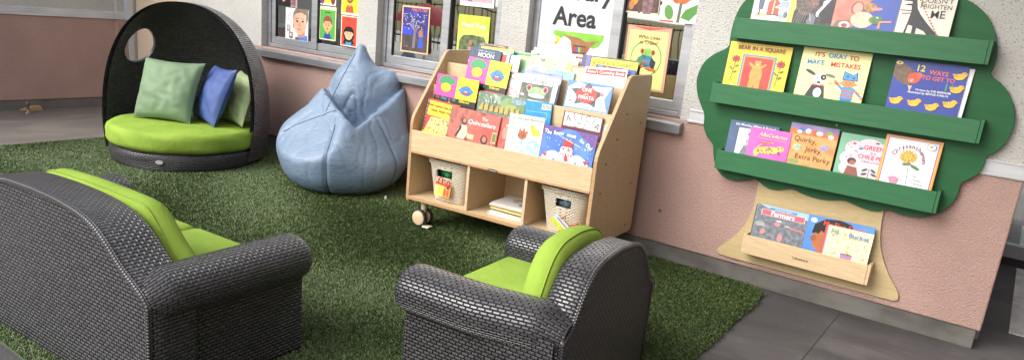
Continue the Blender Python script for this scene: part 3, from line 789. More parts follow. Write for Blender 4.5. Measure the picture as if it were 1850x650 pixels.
def place(BM0, label, group, u, v0, z0, lean, hs, w, roll, t, col, art, spine=None, hid=0):
    L = rad(lean); r = rad(roll); s0 = max(0, -w*sin(r)); h = (hs-s0)/cos(r)
    up = Vector((0, sin(L), cos(L))); nr = Vector((0, -cos(L), sin(L))); o = Vector((u+h*sin(r), v0, z0))+up*s0
    return book(label, group, BM0 @ frame(o, (1, 0, 0), up, nr), w, h, t, col, art, spine, roll, hid=max(0, hid))
GB = 'picture books shown in the maple bookcase'
def bb(label, u, v0, z0, lean, hs, *a, **k):
    cut = {.56: .108, .74: .12, .90: .068, 1.0: .09}[z0]
    return place(BM_, label, GB, u, v0, z0, lean, hs, *a, hid=cut/hs, **k)
K, Wt, Rd, Yl, Bl = '1b1b1d', 'f2f0ea', 'c8332d', 'f2d52c', '2f5fb0'
def faces2():                                        # plain smiling heads of no particular design
    a = [R(0, .22, .5, 1, 'e24aa0'), R(.5, .22, 1, 1, 'f4e22e'), R(0, 0, 1, .22, K)]
    a += [E(.25, .82, .17, .15, '2f9457'), E(.15, .76, .09, .10, '2f9457'), E(.36, .78, .09, .10, '2f9457'), E(.25, .55, .135, .17, K), E(.25, .55, .125, .16, 'f4d62a'), E(.20, .59, .012, .015, K), E(.30, .59, .012, .015, K), E(.115, .48, .016, .03, Rd), E(.385, .48, .016, .03, Rd)]
    a += [S([(.18, .50), (.22, .465), (.28, .465), (.32, .50)], .014, K)]
    a += [S([(.66+.03*k, .72), (.655+.032*k, .79)], .014, K) for k in range(6)]
    a += [E(.735, .55, .145, .175, K), E(.735, .55, .135, .165, '3b83d6'), E(.595, .56, .03, .05, '3b83d6'), E(.875, .56, .03, .05, '3b83d6'), E(.68, .62, .012, .015, K), E(.78, .62, .012, .015, K), E(.735, .49, .085, .07, K), E(.735, .48, .07, .045, 'd8473f'), R(.69, .515, .78, .535, Wt)]
    return a
TD = [T("It's", .10, .155, .085, 'e5632c'), T('Okay', .25, .155, .085, '4aa3df'), T('to', .39, .155, .085, 'e24aa0'), T('Be', .50, .155, .085, '49b265'), T('Different', .74, .155, .085, 'f4e22e'), T('by', .40, .055, .06, 'd8d8d8')]
# row 1, behind the front lip
bb('yellow picture book with red panel and straw-like hair, far left of the front row', .061, .045, .56, 10, .327, .253, -3, .010, 'f2cf2c',
   [R(.0, 0, 1, .50, 'c9402e'), P([(.05, .0), (.2, .46), (.8, .5), (.98, 0)], ('cfa95c', '5a4a2c', 60, 'e8d08a'))]+[S([(.2+.06*k, .45), (.1+.085*k, .02)], .010, '6a5a30' if k % 2 else 'e2cf8f') for k in range(11)]+[R(0, 0, .05, 1, '5c4a8a')]+[R(0, .05+.12*k, .05, .1+.12*k, 'd86b2e') for k in range(8)]+
   [T('When Sophie Gets Angry —', .52, .82, .078, K), T('Really, Really Angry...', .54, .68, .078, K), R(.05, .955, 1, 1, 'c9402e')])
rose = lambda: [E(.66, .62, .17, .30, 'c4564c', .5), E(.80, .70, .14, .26, 'cf6257', -.5), E(.62, .34, .12, .28, 'c95a50', -.3), E(.82, .38, .13, .28, 'bf5048', .6)]
def party(): return rose()+[R(0, .6, .12, 1, 'a25a50'), E(.31, .60, .055, .12, '2b1c18'), E(.315, .62, .035, .075, 'b97a5a'), P([(.20, .28), (.27, .48), (.38, .48), (.42, .2), (.36, 0), (.22, 0)], 'd9b6a2'), P([(.26, .5), (.22, .3), (.17, .05), (.21, .05), (.28, .35)], '2b1c18'), R(.42, .06, .55, .22, 'd2bf92'), R(.90, .10, .985, .46, 'cdb67e'), R(.91, .14, .975, .42, '6d7a45'), E(.76, .15, .07, .15, '2b1c18'), E(.765, .16, .042, .10, 'b57a58')]
bb('wide rosy red picture book showing a girl in a white blouse and big red petals', .267, .030, .56, 10, .306, .382, -1.8, .010, ('a9594f', '7d3a35', 14, 'b96a5c'), party()+[T('The', .70, .80, .11, Wt, 0, .004, .2), T('Quinceañera', .66, .63, .15, Wt, 0, .006, .2)])
bb('second rosy red book, mostly hidden behind the white book in the front row', .330, .0425, .56, 10, .305, .39, -1.4, .010, ('a9594f', '7d3a35', 14, 'b96a5c'), rose()+[E(.93, .5, .06, .2, 'c98a78'), E(.95, .75, .03, .04, 'e6c1a8')], spine='d9bf8d')
bb('white picture book with pale blue plants and a yellow leaf shape in the front row', .715, .022, .56, 10, .332, .241, 1.0, .009, 'ecebe8',
   [E(.28, .2, .16, .28, ('8fc3e6', 'dcecf6', 40)), E(.62, .14, .3, .26, ('7db4dd', 'd4e8f5', 40)), E(.86, .14, .13, .26, ('7db4dd', 'cfe4f3', 40)), P([(.62, .74), (.70, .80), (.76, .70), (.88, .66), (.98, .50), (.84, .50), (.74, .48), (.68, .58)], ('e9d33b', 'c9ae2a', 60)), E(.44, .46, .13, .12, ('b9683c', '8a4527', 60)), E(.36, .58, .035, .05, 'b9683c'), E(.47, .60, .035, .05, 'b9683c'), E(.56, .54, .035, .05, 'b9683c'), S([(.74, .30), (.80, .34)], .014, '2f4a34'), T('Leo the Late Bloomer', .5, .905, .085, '4c4a52', 0, .002), T('by', .3, .83, .03, '8b8b90')])
bb('red backed book edge showing between the white book and the snowman book', .955, .034, .56, 10, .292, .05, -1.2, .012, 'b23a30', [])
def curtain(y): return [P([(0, 1), (.0, .72+y), (.2, .80+y), (.42, 1)], ('3c4f9e', '7a4a86', 50)), P([(.6, 1), (.78, .80), (1, .55), (1, 1)], ('3c4f9e', '8a4a7a', 50))]
bb('blue snowman picture book with red top hat at the right of the front row', .965, .020, .56, 10, .304, .354, -1.3, .011, ('3f67b4', '5b86cf', 8, '4a74c4'),
   curtain(0)+dots(26, .06, .25, .95, .85, .010, ['cfe0f5', 'e8f0fa'], 1.15, 3)+[E(.50, .10, .20, .20, 'e9ecf0'), E(.50, .34, .115, .16, 'f1f2f2'), E(.20, .08, .16, .14, 'e9ecf0', .5), E(.80, .10, .16, .13, 'e9ecf0', -.5), P([(.14, .02), (.05, .12), (.16, .16)], 'c23b38'), P([(.88, .02), (.95, .14), (.82, .17)], 'c23b38'), R(.385, .455, .625, .49, '9c2e30'), P([(.43, .49), (.41, .66), (.61, .66), (.58, .49)], 'b5373a'), P([(.50, .36), (.66, .42), (.52, .32)], 'd9552e'), E(.44, .38, .02, .025, K), E(.53, .40, .018, .022, K), S([(.45, .27), (.50, .25), (.56, .28)], .014, K), R(.40, .19, .62, .245, 'c23b38'), P([(.48, .2), (.54, .2), (.57, .02), (.49, .02)], 'c23b38')]+[R(.42+.05*k, .19, .44+.05*k, .245, 'f0f0f0') for k in range(4)]+
   [T('The', .10, .80, .115, Wt, -.10, .022), T('Snow', .30, .82, .112, Wt, .10, .022), T('must', .54, .82, .112, Wt, -.04, .022), T('Go', .75, .72, .10, Wt, -.35, .022), T('On!', .89, .60, .112, Wt, -.55, .022), T('a way way off-broadway adventure', .52, .655, .045, Wt, -.28, .01)], spine='b5322f')
# row 2
bb('pink and yellow book with two smiling heads, lower copy at the far left', .056, .145, .74, 8, .305, .337, -1.5, .011, K, faces2()+TD, spine='d13a8c')
bb('grey green garden picture book with leaves and white flowers, middle of second row', .403, .152, .74, 8, .236, .352, -.3, .009, ('6f8b78', '9fb59a', 22, '5d7a66'),
   [E(.60, .62, .13, .22, '86a06a', .5), E(.76, .50, .14, .20, '7a965f', -.6), E(.66, .36, .16, .16, '8faa72', .2), E(.86, .75, .16, .16, ('6b8598', '9fb0b8', 60)), E(.93, .4, .10, .18, '6f8d5a')]+dots(30, .16, .45, .42, .95, .018, ['e7e3da', 'd7d0c8', 'b7a3b4'], 1.4, 9)+[P([(.05+.11*k, 0), (.08+.11*k, .30), (.13+.11*k, .42), (.13+.11*k, 0)], 'd8a24a') for k in range(8)]+[S([(.28+.05*k, .2), (.24+.05*k, .7)], .012, '5c7a4c') for k in range(4)], spine='cdb98d')
bb('bright blue book back cover with a barcode label in the second row', .760, .145, .74, 8, .229, .184, 1.9, .010, ('2c93cf', '2583bd', 30),
   [R(.62, .60, .96, .90, Wt)]+[R(.66+.05*k, .63, .685+.05*k, .88, K) for k in range(6)]+[S([(.05, .42), (.85, .42), (.85, .05)], .012, 'cfe6f5')])
bb('maroon edged white sheet behind the framed white book', 1.075, .165, .74, 8, .190, .262, -2.2, .006, 'e9e5de', [])
bb('white book with a dark maroon border and thin hand drawn capital letters', 1.031, .145, .74, 8, .206, .262, -1.1, .010, '6a2f37',
   [R(.035, .0, .965, .95, 'efeeec'), T('A', .14, .50, .34, K, .25, 0), T('L', .30, .70, .32, K, .12, 0), T('I', .46, .80, .30, K, 0, 0), T('C', .62, .74, .30, K, -.15, 0), T('I', .77, .58, .30, K, -.3, 0), T('A', .88, .30, .32, K, -.35, 0), T('HAS A', .48, .30, .13, K, -.05, .006), T('BAD DAY', .46, .05, .12, K, 0, .006)])
# row 3
bb('pink and yellow book with two smiling heads, upper copy behind the other', .248, .205, .90, 12, .279, .329, -1.8, .011, K, faces2()+TD+[R(0, 0, 1, .03, 'c8332d')], spine='d13a8c')
bb('narrow white book with a red spotted top and pink picture between two larger books', .536, .228, .90, 12, .214, .125, 1.5, .008, 'eae6e0', [R(0, 0, 1, .42, ('c98a90', 'e4c3c0', 50))]+[E(.1+.16*k, .96, .05, .02, Rd) for k in range(6)]+[T('A Secret', .5, .72, .09, '3a3a44', -.5)])
bb('teal spined book standing left of the frog photo book', .640, .236, .90, 12, .235, .05, 1, .014, '2f7f80', [R(0, .2, 1, .45, '7a8f35'), R(0, .0, 1, .2, '24405f')])
bb('white topped book with a close photograph of a red eyed green frog', .676, .205, .90, 12, .213, .217, -.8, .008, 'e8eae8',
   [R(0, 0, 1, .70, ('39413a', '70786f', 14, '565e54')), E(.56, .36, .30, .22, ('78a860', 'a3c48c', 30)), E(.28, .50, .085, .14, 'd9d4d0'), E(.82, .50, .085, .14, 'd9d4d0'), E(.28, .50, .07, .12, 'b52f4c'), E(.82, .50, .07, .12, 'b52f4c'), E(.28, .50, .018, .075, K), E(.82, .50, .018, .075, K), E(.56, .20, .27, .09, 'd8e0cc'), S([(.3, .27), (.56, .22), (.82, .27)], .012, '4c6b3d'), S([(.02, .3), (.22, .66)], .025, '6d9150'), E(.10, .18, .06, .05, 'd9d6c8'), T('Frogs', .60, .845, .20, '39564a', 0, .0)])
bb('pale violet book with a title band behind the frog photo book', .668, .228, .90, 12, .253, .267, -1.5, .008, ('8f93c4', 'a8aed6', 10), [T('On the Same Day in March', .5, .93, .062, '3f4a86', 0, .002), R(0, 0, 1, .84, ('9db3d6', 'c8d6e8', 8))])
bb('white paged thin book standing right of the frog photo book', .745, .212, .90, 12, .200, .185, -2, .004, 'e4e3e0', [])
star = lambda cx, cy, R0, r0, n, asp: [(cx+(R0 if k % 2 == 0 else r0)*cos(pi*k/n+.3), cy+asp*(R0 if k % 2 == 0 else r0)*sin(pi*k/n+.3)) for k in range(2*n)]
bb('sky blue and white book with a red disc on a dark star, third row', .991, .215, .90, 12, .227, .298, -.4, .009, '5a86bd',
   [P([(.03, 0), (.03, .75), (.22, .98), (.5, .86), (.97, .93), (.86, .45), (.97, 0)], 'dbe3ef'), P(star(.47, .52, .40, .22, 5, 1.25), '3d5566')]+dots(36, .08, .06, .92, .85, .011, ['33485c', 'e08a5a', '6f8fb5', '3d5566'], 1.4, 4)+[E(.47, .52, .235, .31, 'cf3a36'), E(.80, .62, .04, .05, 'e0806a'), S([(.12, .75), (.2, .70), (.26, .76), (.34, .72)], .016, '33485c'), S([(.70, .2), (.8, .14), (.88, .2), (.96, .15)], .016, '33485c'), S([(.06, .2), (.14, .26), (.2, .2)], .016, '33485c'), T('ONE', .46, .70, .15, Wt, 0, .012), T('is a', .47, .555, .08, Wt, 0, .01), T('PIÑATA', .475, .41, .145, Wt, 0, .012), T('A Book of Numbers', .47, .13, .055, '33485c', 0, .004)])
# row 4
bb('dark navy book with a pale moon title at the back left', .151, .360, 1.0, 12, .234, .250, -2, .010, ('2b3d52', '38506a', 10), [T('Under the Lemon', .52, .88, .09, 'c8d3de', 0, -.002, .3), T('MOON', .54, .68, .20, Wt, 0, .008), P([(.0, .3), (.06, .42), (.10, .30), (.06, .2)], 'c8d3de')])
bb('red and white spined book leaning right of the navy book', .375, .372, 1.0, 12, .228, .085, -2, .012, 'e9e6e2', [R(.0, 0, .75, .86, 'cf3f28')])
bb('white book standing behind the red spined one', .40, .386, 1.0, 12, .212, .135, -.7, .010, 'e8e8e6', [])
bb('teal picture book at the back, right of the navy book', .205, .402, 1.0, 12, .243, .263, 0, .008, '3d9db4', [R(.0, .90, 1, 1, 'd9cf4a'), R(.6, .1, .9, .9, '59b4c4')])
bb('dark brown and orange patterned book, tallest at the back left', .164, .424, 1.0, 12, .262, .229, -.3, .009, ('2d3440', '6b3c2a', 22, '3f5a78'), [S([(.05, .93), (.5, .97), (.95, .92)], .03, 'd08a3a'), E(.4, .93, .2, .03, '59314a'), E(.8, .95, .1, .02, 'c9a24a')])
bb('plain white book, tallest of the pale books at the back', .575, .470, 1.0, 12, .277, .312, -4.6, .007, 'e9e9e4', dots(6, .1, .93, .9, .97, .008, ['9a9a96'], 1, 5))
bb('white book with a small green pine tree in the corner', .568, .452, 1.0, 12, .252, .355, -1.8, .008, 'e6e9e6', [P([(.10, .86), (.16, .98), (.21, .86)], '3f7a4d'), S([(.2, .8), (.24, .4)], .014, 'a9452e')]+dots(12, .4, .88, .9, .96, .008, ['8a8a80', '5d665a'], 1.2, 6))
bb('yellow book with a small grey cat at the back', .597, .412, 1.0, 12, .226, .311, -1.7, .008, ('e6d68e', 'd9c070', 8, 'efe3b0'), [E(.30, .84, .05, .05, '6a6a66'), E(.26, .90, .02, .04, '6a6a66'), E(.33, .91, .02, .04, '6a6a66'), E(.78, .80, .08, .14, 'b4c4d0'), S([(.08, .9), (.2, .8)], .02, 'a9652e'), E(.6, .74, .03, .03, 'c98a4a')])
bb('light aqua book rising behind the violet book', .633, .382, 1.0, 12, .158, .315, -.4, .008, '8fc6d4', [E(.25, .8, .12, .1, 'b7dde4'), E(.7, .85, .14, .1, '74b3c4')])
bb('dark purple feathered book with leaves, tallest at the back right', .943, .452, 1.0, 12, .270, .394, .7, .010, ('3d3a5c', '5a5684', 40, '2d2b44'), [R(.28, .80, 1, 1, ('4e6a3f', '7f8f55', 30, '35482f'))]+[E(.05+.07*(k % 4), .95-.12*(k//4)-.03*(k % 2), .05, .07, '6a66a0' if k % 2 else '474370') for k in range(16)]+[E(.93, .93, .04, .03, 'b5443a'), E(.85, .88, .05, .02, 'a24a30')])
bb('yellow book with a black title at the back right', 1.028, .412, 1.0, 12, .265, .310, .2, .009, 'f0d92f', [T('Quick as a Cricket', .46, .86, .15, K, 0, .008), E(.4, .35, .35, .25, '6a9a3a')])
bb('blue and dark red book between the yellow and the white titled book', 1.077, .388, 1.0, 12, .228, .265, -1.3, .009, '2f549c', [R(.0, .4, .55, .97, '7a2f2c'), E(.12, .93, .07, .06, '4f86c4'), E(.3, .9, .05, .04, 'd8b04a'), E(.75, .86, .1, .06, '4870b8'), T('Tales', .8, .8, .09, Wt)])
bb('white book with a red title band at the right end of the back row', 1.023, .360, 1.0, 12, .207, .279, 2.5, .010, 'eeebe4', [R(.03, .62, .97, .90, 'c02f34'), T("Anno's Counting Book", .5, .76, .145, Wt, 0, .003)]+dots(14, .08, .25, .95, .50, .008, ['55524c', '8a7a5a'], 1.3, 7))

bb('pale green book behind the red spined one at the back left', .45, .430, 1.0, 12, .235, .16, .6, .008, '9dbf9a', [R(0, .85, 1, .95, '5f8f6a'), E(.5, .75, .2, .08, 'e9d98a')])
bb('cream book with a brown title strip beside the tallest pale book', .70, .485, 1.0, 12, .262, .27, .8, .008, 'e2d8bf', [R(.1, .84, .9, .93, '8a5a3c'), E(.3, .75, .1, .06, 'b5784a')])
bb('orange edged book leaning between the aqua and purple feathered books', .905, .400, 1.0, 12, .196, .12, 2, .009, 'd98a4a', [R(.1, .1, 1, .9, 'e6c9a0')])
# baskets with their contents
def basket(label, uc, seed, hole_u, wt, wb, dolls):
    th = thing('wicker_basket', label, 'basket', BM_ @ Matrix.Translation((uc, .17, .2262)), group='cream wicker baskets in the bookcase')
    Ht, nU, nV = .262, 96, 26
    def sec(t, off=0):
        a, d = wb+(wt-wb)*t-off, .092+.03*t-off; r = .045; P_ = []
        for k in range(nU):
            s = 2*pi*k/nU; x = (abs(cos(s))**.45)*(1 if cos(s) > 0 else -1); y = (abs(sin(s))**.45)*(1 if sin(s) > 0 else -1)
            P_.append((a*x, d*y))
        return P_
    b = MB()
    for off in (0, .008):
        G = [[(*sec(j/nV, off)[i], .002+Ht*j/nV) for j in range(nV+1)] for i in range(nU)]
        b.grid(G, lambda i, j: (i*.0098, Ht*j/nV), None, closeu=True,
               skip=lambda i, j: G[i][j][1] < -.05 and abs(G[i][j][0]-hole_u) < .056 and .155 < G[i][j][2] < .212)
    b.face(b.verts([(x, y, .004) for x, y in sec(0)]))
    b.build('basket_body', BASKET, th)
    P_ = sec(1.0); t = MB()
    t.tube([(x*1.01, y*1.01, Ht+.004+.003*(k % 2)) for k, (x, y) in enumerate(P_)], .0085, 8, closed=True)
    t.tube([(x*1.015, y*1.015, Ht-.010-.003*(k % 2)) for k, (x, y) in enumerate(P_)], .006, 6, closed=True)
    t.build('basket_rim', BASKET, th)
    from mathutils import noise
    for name, lab, (x, y, z), (rx, ry, rz_), m in dolls:
        bm = bmesh.new(); bmesh.ops.create_icosphere(bm, subdivisions=4, radius=1)
        for v in bm.verts:
            p = v.co.copy(); k = 1+.28*noise.noise(p*1.6+Vector((seed, x*50, z*30)))+.10*noise.noise(p*4+Vector((x*40, 0, 0)))
            v.co = Vector((p.x*rx*k, p.y*ry*k, p.z*rz_*k))
        for f in bm.faces: f.smooth = True
        me = bpy.data.meshes.new(name); bm.to_mesh(me); bm.free(); me.materials.append(m); o = link(name, me)
        o.matrix_world = BM_ @ Matrix.Translation((uc+x, .17+y, .2262+z+.014)); tag(o, lab, name.replace('_', ' '))
    return th
F = lambda a, c: noisy(a, c, 30, .85, .4, .35, .65, None, 4, (1, 1, 1), .2, 60, .006)
basket('cream wicker basket holding green, yellow and blue toys, in the left cubby', .283, 1, -.03, .168, .125,
   [('soft_toy', 'green soft toy filling the left basket and its handle hole', (-.02, -.03, .20), (.085, .065, .075), F('1f6a3a', '3a8a55')), ('soft_toy', 'dark brown knitted toy at the left of the left basket', (-.115, .01, .245), (.05, .06, .045), F('2a211e', '4a3b35')),
    ('toy_block', 'bright yellow toy standing in the left basket', (.018, .0, .265), (.03, .04, .045), F('d8bd2a', 'ecd850')), ('soft_toy', 'light blue and white toy at the right of the left basket', (.085, .01, .255), (.052, .05, .045), F('6f9fc4', 'd5e2ea')), ('soft_toy', 'dark red toy edge beside the light blue toy in the left basket', (.135, .02, .25), (.026, .05, .04), F('6a1f2a', '8a3040'))])
basket('cream wicker basket holding grey and dark soft toys, in the right cubby', 1.148, 2, .0, .163, .115,
   [('soft_toy', 'slate blue grey toy filling the right basket and its handle hole', (0, -.03, .18), (.10, .055, .065), F('3f5560', '7f95a2')), ('soft_toy', 'dark maroon toy at the left of the right basket', (-.12, .0, .25), (.05, .06, .04), F('2c1c1c', '4a2b2a')),
    ('soft_toy', 'tan brown toy in the right basket', (-.055, .0, .265), (.04, .05, .035), F('8a6236', 'a87c48')), ('soft_toy', 'large pale grey plush toy in the middle of the right basket', (.035, .0, .258), (.065, .06, .045), F('8b8d90', 'c5c6c8')), ('soft_toy', 'black and dark red plush at the right of the right basket', (.12, .01, .25), (.045, .06, .04), F('1c1518', '5a1f28'))])
def card(label, u, v, z, w, h, rot, art, loops):
    M = BM_ @ frame((u, v, z), (1, 0, 0), (0, sin(.1), cos(.1)), (0, -cos(.1), sin(.1))) @ Matrix.Rotation(rad(rot), 4, 'Z') @ Matrix.Translation((-w/2, -h/2, 0))
    th = thing('picture_card', label, 'card', M, group='picture cards tied to the baskets')
    MB().box(0, w, 0, h, -.004, 0).build('card_board', plain('e9df8c', .4), th); artwork(art, w, h, th)
    for pts in loops: MB().tube(pts, .004, 8).build('red_tie', plain('c92b30', .6), th)
card('yellow picture card with small figures tied to the left basket by red loops', .272, .040, .312, .125, .088, -4, [R(0, .0, .62, 1, ('e9d23f', 'f0e27c', 60)), R(.55, 0, 1, 1, ('d9783a', 'e8a86a', 50)), R(0, .8, 1, 1, 'd2452f'), E(.14, .45, .05, .2, 'e9e6dc'), E(.35, .4, .06, .25, 'd8c23a'), E(.66, .35, .07, .28, 'c9602e'), E(.86, .35, .07, .28, 'c9602e'), E(.82, .75, .08, .1, '4a3020')],
     [[(.02, .085, .002), (.025, .115, .004), (.04, .125, .004), (.05, .11, .004), (.052, .085, .002)], [(.09, .085, .002), (.092, .11, .004), (.10, .118, .004), (.108, .10, .003), (.108, .08, .002)]])
card('colourful striped book card hanging askew from the right basket by red ties', 1.165, .034, .290, .135, .062, -33, [R(0, .55, 1, 1, '9fd0e6'), R(0, 0, 1, .5, ('8fb83a', 'd8cf4a', 50)), S([(.2, .78), (.85, .72)], .13, 'cf3040'), E(.1, .3, .1, .2, 'e0c23a'), E(.8, .25, .15, .15, 'e2873a'), R(0, -.12, 1, 0, 'd9b27a')],
     [[(.045, .06, .001), (.055, .078, .003), (.06, .09, .0)], [(.115, .062, .002), (.125, .085, .004), (.14, .11, .003), (.15, .12, .0)]])
# loose stack in the middle cubby
zz = .2262
for k, (lab, c, t, w, d, dx, dy, rt) in enumerate([('mint green board book at the bottom of the stack', 'bfd2c0', .018, .25, .24, .015, .0, 2), ('white magazine second from the bottom of the stack', 'e0dccf', .009, .24, .235, .03, .01, -3), ('dark brown book third in the stack', '4a3a36', .010, .23, .23, .035, .01, 1),
     ('yellow picture book in the middle of the stack', 'd9bd4a', .011, .24, .23, .028, .0, -2), ('pink and white thin book high in the stack', 'd8a8b0', .007, .235, .23, .03, .01, 3), ('white and green thin book under the top book', 'd5ddd0', .008, .245, .235, .02, .0, 0), ('pale grey picture book lying on top of the cubby stack', 'cfcbc6', .009, .25, .24, .03, .005, 4)]):
    M = BM_ @ frame((.606+dx, .07+dy, zz+t), (1, 0, 0), (0, 1, 0), (0, 0, 1)); zz += t+.0012
    book(lab, 'books stacked flat in the middle cubby', M, w, d, t, c, [] if k < 6 else [E(.5, .6, .16, .2, ('8a6a5a', 'c9c2ba', 40)), E(.78, .3, .14, .12, '5f7a9a'), S([(.3, .7), (.5, .8), (.75, .74)], .02, '6a5648')], None, rt)

# ------------------------------------------------------------------ tree shaped wall shelf
tree = thing('tree_shelf', 'green tree shaped wall shelf with tan trunk and ledges of picture books', 'wall shelf', loc=(-.86, WY-.002, .147))
OX, OZ = -.86, .147
can = [(-1.482,1.681),(-1.515,1.611),(-1.53,1.532),(-1.531,1.453),(-1.526,1.405),(-1.609,1.36),(-1.665,1.307),(-1.69,1.234),(-1.694,1.18),(-1.675,1.108),(-1.641,1.045),(-1.606,.995),(-1.603,.921),(-1.573,.864),(-1.522,.83),(-1.515,.777),(-1.485,.688),(-1.434,.641),(-1.37,.630),(-1.296,.645),(-1.235,.669),(-1.205,.655),(-1.175,.636),(-1.13,.626),(-1.08,.632),(-1.016,.657),(-.943,.637),(-.876,.630),(-.801,.634),(-.722,.655),(-.674,.640),(-.601,.627),(-.546,.629),(-.497,.655),(-.459,.645),(-.4,.640),(-.327,.651),(-.272,.677),(-.23,.72),(-.208,.758),(-.196,.81),(-.199,.868),(-.165,.893),(-.132,.927),(-.118,.972),(-.122,1.022),(-.085,1.046),(-.057,1.094),(-.043,1.154),(-.043,1.219),(-.062,1.28),(-.096,1.34),(-.146,1.387),(-.200,1.416),(-.190,1.446),(-.187,1.519),(-.211,1.597),(-.253,1.675),(-.303,1.723),(-.368,1.763),(-.43,1.772),(-.46,1.84),(-.53,1.91),(-.62,1.945),(-.72,1.94),(-.78,1.92),(-.85,1.95),(-.95,1.955),(-1.04,1.92),(-1.09,1.88),(-1.17,1.88),(-1.26,1.86),(-1.32,1.80),(-1.35,1.745),(-1.41,1.735)]
trk = [(-1.217,.70),(-1.211,.537),(-1.222,.437),(-1.252,.355),(-1.308,.268),(-1.364,.208),(-1.384,.184),(-1.388,.169),(-1.376,.155),(-1.35,.149),(-1.217,.148),(-.978,.149),(-.753,.151),(-.541,.154),(-.376,.153),(-.352,.16),(-.343,.175),(-.350,.20),(-.372,.235),(-.414,.284),(-.461,.363),(-.496,.447),(-.515,.554),(-.519,.70)]
def smooth_closed(p, it=1):
    p = [Vector(q) for q in p]
    for _ in range(it):
        q = []
        for a, b_ in zip(p, p[1:]+p[:1]): q += [a*.75+b_*.25, a*.25+b_*.75]
        p = q
    return [tuple(v) for v in p]
def tpart(mb, name, m, parent=None, bevel=0):
    mb.v = [(x-OX, y-(WY-.002), z-OZ) for x, y, z in mb.v]; return mb.build(name, m, parent or tree, bevel=bevel)
def sheet(pts, y0, y1):
    b = MB(); b.prism(pts, y0, y1, 'y'); return b
tpart(sheet(smooth_closed(can, 2), WY-.034, WY-.016), 'canopy_board', GREEN_B, bevel=.0025)
tpart(sheet(smooth_closed(trk, 1), WY-.0155, WY-.003), 'trunk_board', TAN, bevel=.002)
LEDGE = ((-1.477, -.230, 1.577, GREEN_L), (-1.542, -.179, 1.197, GREEN_L), (-1.446, -.285, .811, GREEN_L), (-1.196, -.518, .343, MAPLE))
for x0, x1, zt, m in LEDGE:
    yb = WY-.0345 if m is GREEN_L else WY-.016
    b = MB(); b.box(x0, x1, 4.303, 4.315, zt-.114, zt); L_ = tpart(b, 'ledge', m, bevel=.0015)
    b = MB(); b.box(x0, x1, 4.3152, yb, zt-.112, zt-.099); tpart(b, 'ledge_floor', m, L_)
    for a, b_ in ((x0-.017, x0-.0005), (x1+.0005, x1+.017)):
        q = MB(); q.box(a, b_, 4.306, yb, zt-.113, zt+.003); tpart(q, 'end_cap', m, L_, .0015)
b = MB(); b.lathe([(.001, 0), (.006, 0), (.007, .003), (.001, .004)], (-.845, WY-.036, 1.055), 12, None, 'y'); tpart(b, 'screw', plain('b5b7ae', .3, .5, .8))
mk = tpart(MB().box(-.905, -.835, 4.3028, 4.3032, .268, .290), 'maker_mark', MAPLE)
flat_text('Lakeshore', .021, Matrix.Translation((-.87-OX, 4.3022-(WY-.002), .279-OZ)) @ Matrix.Rotation(pi/2, 4, 'X'), plain('2b2320', .5), 'lettering', mk, .018)

GT = 'picture books on the tree shelf'
I4 = Matrix.Identity(4)
def tb(label, x, z0, hs, w, t, col, art, spine=None, roll=0, dy=0): return place(I4, label, GT, x*.994, 4.327-dy*.6, z0, 7.6, hs, w*.994, roll, t, col, art, spine, hid=.096/hs)
z = 1.478
tb('cream book with a teal spine and grey and red figures on the top ledge', -1.423, z, .30, .232, .010, 'd9cdbb', [R(.04, 0, 1, 1, 'e4dccb'), R(.88, 0, 1, 1, 'd8b45e'), R(.08, .1, .86, .22, 'c9a890'), P([(.36, .18), (.36, .5), (.44, .6), (.56, .6), (.64, .5), (.64, .18)], 'b9483c'), S([(.5, .2), (.5, .55)], .03, 'e6d9a8'), R(.36, .02, .6, .16, 'dfe6ea'), R(.36, .16, .66, .19, '3a3030'), E(.5, .68, .13, .09, 'dfe2e2'), P([(.14, .3), (.12, .62), (.27, .62), (.25, .3)], '4c5a74'), S([(.18, .3), (.17, .15)], .035, '3f4a60'), E(.2, .7, .06, .06, '8a8a8a'), P([(.68, .1), (.64, .55), (.86, .55), (.84, .1)], '93a3ae'), E(.74, .66, .12, .09, '7a8288'), S([(.64, .45), (.55, .38), (.86, .36)], .025, 'e8ecee'), E(.75, .3, .07, .12, 'a9bac6'), E(.82, .2, .05, .08, '5f6a74')], spine='6fb9cc')
tb('dark photographic book with white shirt front and yellow left edge on the top ledge', -1.205, z, .30, .222, .010, ('24242a', '4f4a49', 30, '383237'), [P([(0, 0), (0, 1), (.12, 1), (.06, .7), (.10, .4), (.02, .2), (.05, 0)], 'd8b35a'), E(.32, .55, .22, .32, ('3c3430', '6f5f55', 50)), E(.5, .62, .12, .2, ('4a3a38', '86675e', 60)), P([(.60, .32), (.64, .4), (.86, .74), (.90, .70), (.68, .34), (.66, .22), (.61, .24)], 'dfe0de'), P([(.72, .62), (.84, .72), (.74, .45)], 'efefec'), P([(.70, .3), (.9, .72), (1, .6), (1, .1), (.75, .08)], '1d1e22'), P([(.40, .1), (.52, .3), (.62, .2), (.6, .02), (.44, 0)], '6c6e74'), S([(.5, .1), (.46, .3)], .02, 'aeb4ba')]+[S([(.1+.06*k, .05), (.2+.05*k, .35)], .01, '8d8376') for k in range(5)], spine='a88a3c')
